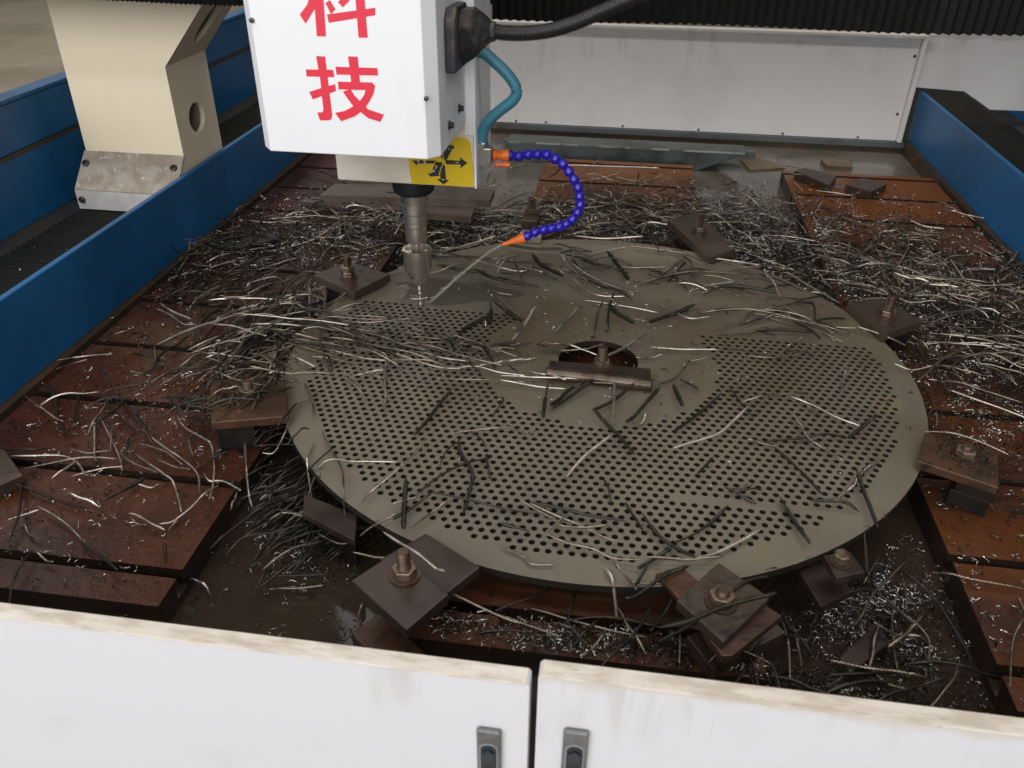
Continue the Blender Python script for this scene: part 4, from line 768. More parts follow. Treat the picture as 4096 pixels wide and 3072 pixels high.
DAT = "b,-56,-1069,-236,-1021,-262,-973,-289,-949,-299;d,-56,-1070,-178,-1021,-219,-977,-275,-927,-331;d,-56,-973,-207,-957,-248,-928,-300;b,-56,-905,-272,-871,-329,-843,-376,-822,-401;b,-56,-902,-264,-859,-309,-819,-351,-786,-389,-765,-419;g,-56,-855,-296,-829,-345,-817,-369;b,-56,-981,-406,-944,-397,-900,-390,-874,-395,-852,-407,-822,-435;g,-56,-935,-435,-903,-413,-862,-392,-830,-384,-800,-381;g,-56,-894,-370,-856,-378,-837,-368,-824,-359;g,-56,-804,-365,-762,-392,-709,-411;b,-56,-773,-367,-737,-388,-693,-415,-672,-428,-645,-462,-623,-494;b,-56,-804,-290,-768,-317,-726,-344,-693,-364,-663,-383,-638,-406,-613,-451;g,-56,-786,-335,-749,-344,-721,-354,-680,-379;b,-56,-754,-253,-724,-280,-677,-307,-653,-325,-620,-384,-602,-430,-593,-460;g,-56,-704,-290,-698,-318,-671,-357,-648,-381;b,-56,-756,-169,-749,-215,-737,-262;g,-56,-731,-377,-686,-390,-655,-399;b,-56,-613,-278,-592,-323,-558,-394,-534,-441,-517,-468;b,-56,-631,-399,-615,-414,-592,-412,-551,-432;d,-56,-953,-471,-907,-474,-852,-490,-810,-502,-766,-513;b,-56,-855,-515,-813,-532,-779,-550,-751,-568,-738,-579;d,-56,-743,-578,-698,-602,-650,-630;g,-56,-732,-586,-717,-604;b,-56,-845,-522,-859,-533,-877,-553;g,-56,-847,-557,-831,-572,-808,-581;b,-56,-703,-511,-686,-514,-656,-528,-628,-538;g,-56,-693,-520,-677,-530,-659,-534;b,-56,-646,-524,-629,-514,-614,-497;d,-56,-612,-566,-590,-606;b,-56,-724,-443,-703,-442,-689,-439;g,-56,-789,-612,-769,-621,-755,-624;d,-56,-947,-199,-875,-251,-804,-308;d,-56,-921,-186,-884,-215,-822,-263;b,-100,-524,-378,-516,-425;b,3,-491,-195,-501,-232,-510,-257,-512,-281,-508,-311,-502,-344;g,3,-526,-190,-504,-224,-485,-257,-474,-285;b,3,-471,-146,-438,-176,-412,-206,-392,-235;D,3,-250,-170,-265,-219,-275,-271,-288,-318;b,3,-265,-322,-270,-355,-282,-393,-297,-433,-319,-475,-324,-502;g,-100,-450,-316,-425,-357,-393,-400,-373,-434,-356,-483,-355,-500;b,-100,-501,-454,-458,-435,-413,-416,-363,-400,-300,-388;b,-100,-451,-347,-447,-386,-438,-416,-423,-450;D,3,-269,-441,-260,-486,-252,-524,-245,-549;g,3,-258,-507,-280,-531,-297,-549,-305,-566;g,3,-192,-473,-215,-499,-240,-540;d,3,-220,-460,-248,-496,-268,-526;g,3,-279,-493,-242,-479;D,3,-213,-308,-204,-348,-182,-384,-171,-411,-170,-450,-170,-492;g,3,-231,-304,-195,-291,-151,-277,-137,-273,-119,-278,-100,-289,-87,-275;B,40,-261,-595,-235,-609,-204,-628,-175,-648,-161,-657;g,-60,-399,-502,-362,-518,-345,-517;g,-30,-318,-569,-287,-567,-252,-569;b,-40,-550,-345,-530,-338,-507,-322;D,3,-82,-124,-82,-183,-79,-244;D,3,0,-105,-40,-160,-69,-204;D,3,-12,-105,-42,-135,-57,-171,-71,-205;B,3,38,-93,39,-147,39,-233;D,3,78,-104,36,-164,3,-201;D,3,3,-201,29,-238,51,-271,78,-315;D,3,123,-109,98,-162,77,-208,62,-237;b,3,95,-190,92,-214,83,-226,71,-232;D,3,145,-93,152,-126,159,-169;G,3,41,-269,21,-300,1,-333,-15,-365,-26,-398;D,3,232,-113,201,-154,166,-206,142,-246;G,3,272,-157,247,-193,219,-238,189,-260,164,-274,141,-288;g,3,147,-249,140,-285;g,3,265,-245,288,-245,309,-255;d,3,205,-299,191,-327,176,-354;g,3,262,-357,244,-368,220,-385;g,3,-98,-454,-66,-471,-36,-491,-23,-502,13,-498,43,-492;D,3,-77,-457,-35,-463,12,-473,67,-486;g,3,-74,-466,-34,-477,4,-493,41,-513,73,-524;g,3,-22,-486,-45,-516;g,3,33,-501,22,-526;d,3,65,-437,77,-463,92,-500;D,3,90,-453,111,-495,137,-521,164,-544;d,3,218,-425,193,-456,166,-486,137,-509;G,3,265,-462,234,-489,197,-520,167,-544;D,3,135,-519,111,-545,86,-570;g,3,-45,-528,-11,-534,25,-541,51,-554,90,-560;d,3,-112,-513,-68,-521;g,3,97,-552,153,-546,201,-537;D,3,158,-70,193,-103;b,3,475,18,458,-36,447,-86;b,3,352,-99,389,-121,425,-154,459,-175;g,3,378,-119,386,-137,404,-156;b,3,351,-151,359,-191,364,-226,387,-254,409,-284;D,3,492,-148,461,-182,429,-223;g,3,467,-187,481,-222;B,3,478,-261,451,-287,427,-319,415,-342,383,-382;d,3,303,-256,315,-275,338,-317,360,-377;D,3,299,-384,310,-433,326,-488;D,3,424,-304,426,-344,427,-395,427,-444;d,3,313,-272,301,-307;b,-56,687,72,731,41,768,17,806,-11;g,25,552,-203,591,-204,625,-219,668,-249;b,-56,642,-24,629,-70;g,-40,476,-452,445,-489,414,-526,384,-577,370,-589;g,-100,413,-431,441,-461,472,-493,491,-516,500,-539,492,-572,477,-609;g,-100,486,-442,460,-502,448,-560,443,-600;g,-100,494,-423,489,-461,480,-494;d,-100,494,-405,527,-451,539,-501,546,-545,541,-584;g,-100,410,-525,409,-570,406,-612;b,-100,382,-605,363,-626,343,-644;g,-100,297,-535,302,-577,297,-640;g,-100,312,-540,316,-584,314,-619;b,-100,518,-558,527,-569,537,-580;g,-56,613,-529,585,-572,552,-651;g,-56,514,-456,541,-451,573,-459,641,-465;g,-56,622,-485,617,-526;g,-100,397,-605,424,-625,445,-637;g,-100,470,-635,494,-618;g,-100,458,-618,466,-623,479,-617;g,-100,431,-492,452,-477;G,-56,41,-567,53,-591,64,-611;d,-20,151,-559,129,-612,105,-660;g,-56,-95,-626,-59,-634,-10,-652;g,-56,-57,-612,8,-624,58,-632,103,-640;D,8,156,-558,123,-584,86,-623,70,-634;d,6,100,-564,90,-587,82,-610;g,8,50,-568,69,-592,84,-621;D,45,108,-711,143,-692,173,-672,205,-653,254,-634;d,30,201,-619,228,-596,253,-583;g,-60,148,-625,146,-670;d,20,110,-706,146,-678,175,-647;g,-56,67,-589,88,-592,117,-589;g,-56,-107,-549,-72,-566,-58,-578,-26,-575;g,-56,23,-676,34,-662,47,-644;g,0,-189,-628,-168,-640,-133,-655,-107,-666,-72,-679,-54,-684;g,-100,-444,-596,-427,-585,-403,-581,-368,-573;g,-100,-301,-590,-302,-612,-295,-640;b,3,-525,229,-504,252,-485,279,-452,301;g,-56,-735,347,-738,274,-730,148;B,-56,-715,357,-706,306,-694,222;B,3,-617,195,-584,94;G,-56,-698,300,-648,155;G,-56,-668,265,-643,205,-605,121;g,-56,-704,327,-671,284,-639,237;B,-56,-628,295,-653,235,-668,170,-679,121;B,3,-560,182,-574,143,-585,108;b,-56,-806,194,-770,216,-694,231;b,-56,-752,69,-737,129,-712,175;g,-56,-712,-26,-704,55,-690,148;b,-56,-666,50,-686,9,-704,-45;b,-56,-691,-22,-667,-16,-641,-14;B,15,-570,-169,-595,-186,-604,-205,-599,-221,-585,-243;G,3,-443,30,-429,-2;g,3,-468,5,-420,-10,-364,-32,-313,-33;B,3,-465,-33,-435,-48,-407,-68,-397,-94,-385,-151,-366,-211,-360,-246;b,3,-423,-46,-366,-71,-299,-97,-248,-108;b,3,-551,-51,-503,-73,-448,-88,-398,-99;g,3,-588,-27,-551,-51;b,3,-546,-99,-507,-98,-451,-117,-393,-152;g,3,-528,-129,-507,-98,-472,-66,-423,-56;g,3,-574,-50,-527,-38,-496,-15,-462,1;b,3,-396,-80,-355,-115,-299,-159;b,3,-342,-48,-293,-69,-244,-80;b,3,-150,25,-180,-8,-212,-42,-237,-69;b,3,-270,-95,-229,-86,-178,-101,-128,-106;b,3,-136,-44,-185,-61,-218,-80;g,3,-316,-127,-273,-103,-239,-93;g,3,-282,-152,-220,-134,-125,-128;b,3,-477,-135,-440,-169,-415,-198;D,3,-283,-9,-269,50,-232,110;D,3,-242,184,-229,122,-224,73;b,-56,-830,826,-766,746,-696,664,-587,519;b,-56,-731,802,-743,721,-771,651,-793,594;b,-56,-908,808,-837,769;b,-56,-703,847,-634,788,-576,720;b,-56,-701,912,-628,809;b,-56,-816,608,-769,607,-712,603;g,-56,-849,629,-799,651,-747,646,-676,644;b,-56,-1015,681,-953,691,-920,721,-920,790;g,-85,-536,1065,-534,998,-512,915,-485,858;g,-85,-548,1146,-504,1025,-473,932,-450,894;g,-85,-429,1049,-396,999,-389,936;b,-85,-452,864,-423,829,-376,817,-338,804;g,-85,-397,955,-445,885,-479,849;b,-85,-257,886,-289,794,-343,729,-402,667,-481,645;b,3,-421,399,-390,454,-350,492,-285,543;g,-85,-381,1001,-295,890;g,3,-418,396,-366,412,-305,415,-259,415;b,3,-313,395,-268,377,-220,356,-188,365;D,3,-401,362,-336,337,-275,333;D,3,-307,342,-256,302,-177,282;g,3,-272,293,-240,240,-199,231;b,3,-228,220,-192,162,-164,115;D,3,-236,179,-195,144,-161,110;g,3,-153,95,-171,14;b,3,-112,453,-85,392,-38,318;b,3,-112,388,-88,330,-65,294,-40,259;B,3,-79,400,-35,352,19,307,67,274;b,3,-73,319,-36,273,-1,253,48,255;b,3,-101,444,-49,479,-4,513,47,541;g,3,53,542,118,537,194,519;B,3,194,515,168,462,138,407,120,363;D,3,-3,490,29,418,55,339;g,3,17,423,73,425,141,422;d,3,-65,446,-30,415,15,394;b,3,-41,228,17,217,63,209,121,195;B,3,13,243,39,194,61,157,92,134;D,3,11,219,35,164,69,120;g,3,2,235,-6,175,-9,91;G,3,-140,177,-154,95,-169,19;B,3,-49,188,-69,131,-89,73;b,3,116,235,148,205,186,174,231,184;b,3,243,220,219,217,198,199;D,3,202,237,155,189,100,130;B,3,342,278,320,227,284,176,240,139;b,3,369,217,338,198,305,176;B,12,117,103,77,52,49,13,21,-25;b,3,-62,24,-31,11,1,-1;b,3,14,43,-19,13;g,3,-98,0,-55,5,-19,15;b,3,103,35,164,42,237,51;b,3,76,-11,103,1,127,14;g,3,174,-14,179,1,212,6;b,3,-148,25,-188,-19;b,3,-109,-28,-148,-46,-181,-65;b,3,-175,-105,-104,-107,-14,-102;b,3,-171,-131,-101,-135,-49,-133;g,3,-85,-73,-46,-76,-12,-97;g,3,-2,-113,57,-104,125,-84;g,3,114,-107,149,-67,173,-19;b,3,-247,359,-196,360,-175,378;b,3,-204,373,-145,348;D,3,-183,442,-152,388,-96,322;D,3,-267,490,-187,479,-110,477;d,3,-253,401,-193,403,-123,393;D,3,-239,312,-192,286,-143,275;d,3,-243,335,-170,333,-106,333;b,-85,246,713,299,760,354,813,419,850;b,-85,392,892,350,812;b,-85,324,830,352,799,397,738,444,688;g,-85,313,1021,327,914,344,815;g,-85,294,1013,334,906;b,3,244,504,312,493,365,469;D,3,226,334,299,343,383,327;b,-56,-87,961,-33,1002,5,982;g,-56,-78,931,1,904,73,866;b,-56,-61,965,-16,871,37,758;b,-56,-194,688,-165,733,-130,771;b,3,-87,576,-8,585,87,596;g,-56,-102,813,-60,825,-10,819;b,-85,387,1044,432,1073,490,1051;b,-56,207,1075,248,981;b,-56,226,798,263,799;b,-56,-189,939,-143,880;g,-56,42,1174,29,1079,20,989;b,3,420,443,463,372,514,296;b,-85,383,752,427,710,485,655;b,-56,713,607,744,540,776,497,829,456;b,-56,570,949,611,927,648,900;b,-85,550,895,551,823;b,-56,487,757,564,770,628,763,672,712;B,-56,560,567,588,605,617,629;g,-56,515,605,578,600,635,579,685,566;B,-56,854,996,888,968,935,943;b,-56,773,875,834,889,910,902;b,-56,950,1093,1007,1118,1044,1088,1080,1058;B,-56,797,697,844,745,885,780;B,-56,716,607,739,641,768,680;b,-56,847,636,896,659,939,681,989,678;B,-56,1107,846,1043,745,992,679;B,-56,832,649,834,590,837,521;b,-56,953,631,946,559;b,-56,1003,639,1044,646;g,-56,743,359,778,359,801,322;b,-56,778,287,788,253,790,181;b,-56,712,257,775,262,902,255;b,3,388,273,419,226,476,155;g,3,311,180,352,209,386,232;b,3,425,322,458,359;g,3,432,194,490,192,525,182;g,3,525,182,582,159,610,128;b,3,566,43,598,35,638,45;b,3,375,90,411,124;b,-85,417,1091,485,1130,545,1184;b,-85,413,1059,452,1071,499,1037;b,-56,670,1280,726,1290,768,1309;b,-56,631,1232,694,1225,738,1215,798,1266;g,-56,783,768,788,711;b,-56,799,779,805,718;D,3,314,143,371,152,434,156;b,-56,-1088,-105,-1064,-79,-1036,-67,-993,-64;B,-56,-1006,137,-959,117,-912,84,-890,78;B,-56,-1011,165,-959,129,-902,100;g,-56,-890,81,-848,10;b,-56,-1087,507,-1038,486,-969,448,-914,437;B,-56,-1127,548,-1074,431,-1059,349;g,-56,-921,224,-868,223,-826,233,-775,268;b,-56,-760,230,-780,195,-816,168;b,-56,-741,183,-758,150,-780,134;G,-56,-807,38,-798,2,-790,-38;b,-56,-724,96,-749,42,-781,-11;b,-56,-723,19,-752,-32,-771,-80,-802,-123;g,-56,-958,42,-956,-7;g,-56,-1011,36,-1033,19,-1041,-15;g,-56,-1071,-136,-1056,-100,-1036,-84;g,-56,-924,-18,-890,-79,-892,-118,-916,-126;d,-56,-1077,384,-1033,274,-981,176;b,-56,-207,1132,-172,1160,-103,1212,-34,1251;b,-56,-54,1221,-17,1263,15,1297;b,-56,45,1293,95,1251;b,-56,1,1248,43,1232,90,1231;g,-56,-11,1255,1,1159,13,1068;b,-56,7,1177,72,1224,119,1268,149,1287;g,-56,41,1174,28,1129,26,999;b,-56,-225,1338,-144,1357,-21,1363,144,1367;g,-56,-56,1448,-89,1366,-119,1265;b,-85,-368,1355,-306,1416;g,-85,-423,1427,-431,1300,-421,1217;b,-85,-421,1331,-379,1280;b,-85,-409,1165,-338,1195"
rows = []
for s in DAT.split(';'):
    q = s.split(','); c = q[0]; v = list(map(int, q[1:])); rows.append((c, v[0]/1000, [(v[i]/1000, v[i+1]/1000) for i in range(1, len(v), 2)]))
def plen(P): return sum(math.hypot(P[i+1][0]-P[i][0], P[i+1][1]-P[i][1]) for i in range(len(P)-1))
def shape_word(P):
    d = math.hypot(P[-1][0]-P[0][0], P[-1][1]-P[0][1])/max(plen(P), 1e-6); mx = 0
    for i in range(1, len(P)-1):
        a = Vector((P[i][0]-P[i-1][0], P[i][1]-P[i-1][1])); b = Vector((P[i+1][0]-P[i][0], P[i+1][1]-P[i][1]))
        if a.length > 1e-4 and b.length > 1e-4: mx = max(mx, abs(a.angle_signed(b)))
    if d < 0.8: return 'hooked'
    if mx > 0.7: return 'kinked'
    if d < 0.985: return 'curved'
    return 'straight'
CL = [((-0.575,0.24),'by the rear left clamp'),((-0.59,-0.27),'by the left clamp'),((-0.215,-0.66),'by the front left clamp'),((0.19,-0.64),'by the middle front clamp'),((0.36,-0.53),'by the small front right clamp'),((0.6,-0.26),'by the right clamp'),((0.59,0.235),'by the rear right clamp'),((0.23,0.65),'by the slanted rear clamp'),((0.01,-0.06),'beside the centre rod'),((-0.39,0.16),'near the drill bit')]
def where(P):
    x = sum(q[0] for q in P)/len(P); y = sum(q[1] for q in P)/len(P); r = math.hypot(x, y)
    near = min(CL, key=lambda c: math.hypot(x-c[0][0], y-c[0][1])); dn = math.hypot(x-near[0][0], y-near[0][1])
    side = 'left' if x < -0.18 else ('right' if x > 0.18 else 'middle')
    if dn < 0.12: return near[1]
    if r < 0.6:
        if r < 0.23: return ('left of' if x < -0.07 else ('right of' if x > 0.09 else ('behind' if y > 0 else 'in front of')))+' the centre rod'
        if y > 0.17: return 'on the '+('far' if y > 0.38 else 'nearer')+' undrilled '+side+' of the plate'
        if r > 0.54: return 'on the '+('front ' if y < 0 else 'rear ')+side+' rim of the plate'
        if y > -0.12: return 'across the '+side+' rows of holes'
        if y > -0.33: return 'on the '+side+' holes level with the clamps'
        return 'on the front '+side+' holes'
    if x < -0.57: a = 'on the left table'
    elif x < -0.25: a = 'in the left gap'
    elif x < 0.26: a = 'on the middle table'
    elif x < 0.56: a = 'in the right gap'
    else: a = 'on the '+('inner' if x < 0.8 else 'outer')+' right table'
    b = ' near the doors' if y < -0.45 else (' beside the plate' if y < 0.45 else (' behind the plate' if y < 0.9 else ' far back'))
    return a+b
def orient(P):
    dx, dy = P[-1][0]-P[0][0], P[-1][1]-P[0][1]; a = math.degrees(math.atan2(dy, dx)) % 180
    if a < 20 or a > 160: return 'running across'
    if 70 < a < 110: return 'pointing away'
    return 'slanting right' if a < 90 else 'slanting left'
SH = {'b': ('bright', 'chip_bright'), 'B': ('bright', 'chip_bright'), 'g': ('dull grey', 'chip_grey'), 'G': ('pale grey', 'chip_pale'), 'd': ('dark oily', 'chip_dark'), 'D': ('thick dark', 'chip_dark')}
WD = {'b': 0.0056, 'B': 0.0070, 'g': 0.0054, 'G': 0.0074, 'd': 0.0066, 'D': 0.0092}
rows.sort(key=lambda r: -plen(r[2])/(r[2][0][1]+2.2)); extra = rows[298:]; rows = rows[:298]
for ci, (c, z0, P) in enumerate(rows):
    L = plen(P); hop = rnd.uniform(0, 0.004)
    zz = [z0+hop+(rnd.uniform(0, 0.010) if i in (0, len(P)-1) else 0) for i in range(len(P))]
    # keep chips above whatever they cross
    pts = []
    for (x, y), z in zip(P, zz):
        if math.hypot(x, y) < 0.607: z = max(z, 0.001+hop)
        pts.append((x, y, z))
    base = Vector(pts[0]); loc = [tuple(Vector(p)-base) for p in pts]
    if rnd.random() < 0.15: loc = loc
    V, F = chip_arrays(loc, WD[c]*rnd.uniform(.9, 1.15)*(1.22 if P[0][1] > -0.05 else 1.0), twist0=rnd.choice((0.0, 0.1, 0.25, 0.45)), pitch=rnd.choice((.0050,.0062,.0075,.009)), arch=rnd.uniform(0, 0.006) if L > 0.06 else 0, ph=rnd.random()*6)
    o = np_mesh('drill_chip', V, F, M[SH[c][1]]); o.location = base
    size = 'long' if L > 0.15 else ('short' if L < 0.07 else '')
    lab = ' '.join((SH[c][0]+' '+size+' '+shape_word(P)+' drill chip '+orient(P)+' '+where(P)).split())
    tag(o, lab, 'metal chip', 'drill chips '+where(P))

dups = {}
for o in sc.objects:
    if o.name.startswith('drill_chip'): dups.setdefault(o['label'], []).append(o)
for lab, g in dups.items():
    if len(g) < 2: continue
    g.sort(key=lambda o: o.location.y)
    g[0]['label'] = 'nearest '+lab
    if len(g) > 1: g[-1]['label'] = 'farthest '+lab
    h = sorted(g[1:-1], key=lambda o: o.location.x)
    if len(h) > 1: h[0]['label'] = 'leftmost '+lab; h[-1]['label'] = 'rightmost '+lab
for o in sc.objects:
    if o.name.startswith('drill_chip') and len(o['label'].split()) > 16: o['label'] = o['label'].replace('dull grey', 'grey').replace('dark oily', 'dark').replace('thick dark', 'dark').replace(' drill chip', ' chip')
# uncounted swarf: long chips and crumbs heaped between the big ones
def chip_templates(n, lo=.05, hi=.15):
    T = []
    for i in range(n):
        L = rnd.uniform(lo, hi); k = rnd.randint(3, 4); a = 0; x = y = 0; P = [(0, 0, 0)]
        for j in range(k):
            a += rnd.gauss(0, .12) if rnd.random() < .9 else rnd.uniform(-.9, .9)
            x += L/k*math.cos(a); y += L/k*math.sin(a); P.append((x, y, rnd.uniform(0, .008)))
        T.append(chip_arrays(P, rnd.uniform(.0052, .0076), twist0=rnd.choice((0.0, .2, .4)), pitch=rnd.uniform(.0055, .009), res=4, arch=rnd.uniform(0, .01), ph=rnd.random()*6))
    return T
def crumb_templates(n):
    T = []
    for i in range(n):
        kind = rnd.random(); L = rnd.uniform(.004, .017); P = [(0, 0, 0)]; a = 0; x = y = 0
        cv_ = rnd.uniform(-1.2, 1.2)
        for j in range(3):
            a += cv_; x += L/3*math.cos(a); y += L/3*math.sin(a); P.append((x, y, rnd.uniform(0, .004)))
        C = np.array(P); n_ = len(C); wd = rnd.uniform(.0010, .0022); V = []
        for j, p in enumerate(C):
            ph = rnd.random()*6.28+j*1.2
            V += [p+wd*np.array((math.cos(ph)*.6, math.sin(ph)*.6, .5)), p-wd*np.array((math.cos(ph)*.6, math.sin(ph)*.6, -.3)), p+np.array((0, 0, -wd*.3))]
        F = []
        for j in range(n_-1):
            for k in range(3): F.append((j*3+k, j*3+(k+1) % 3, (j+1)*3+(k+1) % 3, (j+1)*3+k))
        T.append((np.array(V), np.array(F)))
    return T
TC = chip_templates(26); TL = chip_templates(20, .13, .24); TK = crumb_templates(30)
def ground_z(x, y):
    if math.hypot(x, y) < 0.602: return 0.0005
    if y < -0.672 or y > 1.466: return -0.107
    if -1.075 < x < -0.57 or -0.25 < x < 0.258 or 0.56 < x < 1.05: return -0.0595
    return -0.107
# curl of swarf still hanging from the drill
Cp = [(-0.392+0.016*math.cos(a)*(1+.1*k), 0.152+0.016*math.sin(a), 0.016+0.0022*k) for k, a in enumerate([i*0.7 for i in range(9)])]
o = tube('drill_chip', Cp, lambda u: 0.0013, M['chip_bright'], seg=6, step=0.003); tag(o, 'bright curl of swarf hanging round the turning drill bit', 'metal chip')
def heap(name, n, T, sampler, zfun, m, lab, tilt=0.15, dirf=None):
    Vs = []; Fs = []; k = 0
    for i in range(n):
        x, y = sampler(); 
        if not (-1.09 < x < 1.07 and -0.80 < y < 1.85): continue
        V, F = T[rnd.randrange(len(T))]; a = dirf(x, y) if dirf else rnd.uniform(0, 2*PI); tl_ = rnd.gauss(0, tilt); sc_ = rnd.uniform(.75, 1.25)
        c, s = math.cos(a), math.sin(a); ct, st = math.cos(tl_), math.sin(tl_)
        W = V*sc_; mid = W.mean(0); W = W-mid*np.array((1, 1, 0)); x1 = W[:, 0]*ct-W[:, 2]*st; z1 = np.abs(W[:, 0])*abs(st)+W[:, 2]*ct
        W = np.c_[x1*c-W[:, 1]*s+x, x1*s+W[:, 1]*c+y, z1+ground_z(x, y)+zfun(x, y)]
        W[:, 0] = np.clip(W[:, 0], -1.105, 1.083)
        Vs.append(W); Fs.append(F+k); k += len(W)
    if not Vs: return
    o = np_mesh(name, np.vstack(Vs), np.vstack(Fs), m); tag(o, lab, 'metal swarf', None, 'stuff'); return o
def blob(*B):
    tot = sum(b[4] for b in B)
    def f():
        q = rnd.random()*tot
        for cx, cy, sx, sy, wt in B:
            q -= wt
            if q <= 0: break
        return cx+rnd.gauss(0, sx), cy+rnd.gauss(0, sy)
    return f
def outside(f, r=0.60):
    def g():
        for _ in range(30):
            x, y = f()
            if math.hypot(x, y) > r and not (-1.45 < y < -0.8): return x, y
        return x, y
    return g
def hz_low(x, y): return rnd.uniform(0, .004)
def hz_pile(x, y):
    g = 0.0
    if y > .35: g = .022
    if -0.57 < x < -0.25 or 0.258 < x < 0.56: g = .04
    return rnd.random()**1.6*g
REAR = [(-0.70,0.66,0.20,0.16,1.3),(-0.42,0.80,0.16,0.10,0.8),(0.02,0.88,0.20,0.13,1.3),(0.32,0.84,0.16,0.14,1.3),(0.42,1.05,0.12,0.14,0.6),(0.80,0.62,0.17,0.20,1.6),(0.92,0.30,0.13,0.16,0.9),(0.62,0.55,0.10,0.14,0.6)]
heap('swarf_heap', 430, TC, outside(blob(*REAR)), hz_pile, M['chip_grey'], 'heap of tangled dull grey drill chips behind and beside the round plate')
heap('swarf_heap', 110, TC, outside(blob(*REAR)), hz_pile, M['chip_bright'], 'brighter drill chips scattered over the heap behind the round plate')
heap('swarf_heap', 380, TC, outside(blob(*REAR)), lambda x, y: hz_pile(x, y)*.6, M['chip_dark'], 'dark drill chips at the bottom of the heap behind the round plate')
heap('swarf_crumbs', 20000, TK, outside(blob(*REAR)), hz_pile, M['crumb'], 'glinting steel crumbs over the rear heap', tilt=.4)
heap('swarf_crumbs', 20000, TK, outside(blob(*REAR)), hz_pile, M['crumb_dark'], 'dark steel crumbs over the rear heap', tilt=.4)
LEFT = [(-0.72,0.02,0.08,0.12,1),(-0.86,0.30,0.10,0.12,.7),(-0.66,0.12,0.05,0.06,.8)]
heap('swarf_heap', 45, TC, outside(blob(*LEFT)), lambda x, y: rnd.uniform(0,.03), M['chip_bright'], 'drill chips heaped on the left table beside the round plate', dirf=lambda x, y: rnd.gauss(0.95, .5))
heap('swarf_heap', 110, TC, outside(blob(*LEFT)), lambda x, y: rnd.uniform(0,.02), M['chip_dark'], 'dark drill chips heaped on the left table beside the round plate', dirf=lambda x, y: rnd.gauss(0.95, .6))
BAND = blob((-0.48,-0.01,0.09,0.045,1),(-0.30,-0.04,0.12,0.025,.7))
heap('swarf_heap', 16, TC, BAND, lambda x, y: rnd.uniform(0,.012), M['chip_grey'], 'sheaf of drill chips lying across the left part of the round plate', tilt=.05, dirf=lambda x, y: rnd.gauss(-0.12, .25))
heap('swarf_heap', 24, TC, BAND, lambda x, y: rnd.uniform(0,.006), M['chip_dark'], 'darker chips under the sheaf on the round plate', tilt=.03, dirf=lambda x, y: rnd.gauss(-0.1, .3))
RP = blob((-0.1,0.42,0.22,0.05,1),(0.25,0.38,0.15,0.08,.6),(0.40,0.16,0.08,0.12,.7))
heap('swarf_heap', 34, TC, RP, lambda x, y: rnd.uniform(0,.004), M['chip_dark'], 'dark drill chips stuck to the rear of the round plate', tilt=.03, dirf=lambda x, y: rnd.gauss(-0.15, .4))
GAPF = blob((-0.44,-0.32,0.05,0.10,1),(-0.37,-0.42,0.05,0.05,.5))
heap('swarf_heap', 110, TC, outside(GAPF), lambda x, y: rnd.uniform(0,.045), M['chip_dark'], 'dark bundle of drill chips in the gap left of the round plate', dirf=lambda x, y: rnd.gauss(1.05, .3))
heap('swarf_heap', 7, TC, outside(GAPF), lambda x, y: rnd.uniform(0.02,.05), M['chip_grey'], 'grey chips on the dark bundle in the left gap', dirf=lambda x, y: rnd.gauss(1.05, .3))
heap('swarf_heap', 34, TC, outside(blob((0.05,-0.64,0.13,0.022,1),(0.42,-0.55,0.08,0.06,1),(0.3,-0.67,0.12,0.03,1))), lambda x, y: rnd.uniform(0,.02), M['chip_dark'], 'dark drill chips along the front rim of the round plate')
heap('swarf_heap', 10, TC, outside(blob((0.02,-0.64,0.12,0.02,1),(0.42,-0.58,0.08,0.06,1))), lambda x, y: rnd.uniform(0.01,.03), M['chip_grey'], 'grey drill chips along the front rim of the round plate')
FR = blob((0.44,-0.50,0.07,0.09,2),(0.05,-0.645,0.16,0.016,1.4),(-0.42,-0.47,0.05,0.06,.5),(0.36,-0.68,0.08,0.03,1.2))
heap('swarf_crumbs', 2600, TK, outside(FR), hz_low, M['crumb'], 'glinting crumbs in the gaps in front of the round plate', tilt=.4)
heap('swarf_crumbs', 1500, TK, outside(FR), hz_low, M['crumb_dark'], 'dark crumbs in the gaps in front of the round plate', tilt=.4)
LT = blob((-0.80,-0.30,0.16,0.22,1),(-0.75,0.2,0.18,0.2,.8),(0.80,-0.2,0.14,0.3,1.2),(0.75,0.1,0.12,.2,1),(0.8,1.1,0.15,.15,.25))
heap('swarf_crumbs', 3000, TK, outside(LT), hz_low, M['crumb'], 'small glinting crumbs sprinkled over the slotted tables', tilt=.4)
heap('swarf_crumbs', 2400, TK, outside(LT), hz_low, M['crumb_dark'], 'small dark crumbs sprinkled over the slotted tables', tilt=.4)
heap('swarf_crumbs', 420, TK, blob((0,0.1,.28,.25,1)), hz_low, M['crumb'], 'a few crumbs lying on the round plate', tilt=.3)
# a few crumbs on the left bellows
V0 = []; F0 = []; k = 0
for i in range(26):
    V, F = TK[rnd.randrange(len(TK))]; V = V*0.8+np.array((rnd.uniform(-1.38,-1.14), rnd.uniform(-.1,.55), 0.021)); V0.append(V); F0.append(F+k); k += len(V)
tag(np_mesh('swarf_crumbs', np.vstack(V0), np.vstack(F0), M['crumb']), 'a few bright crumbs on the left black bellows', 'metal swarf', None, 'stuff')

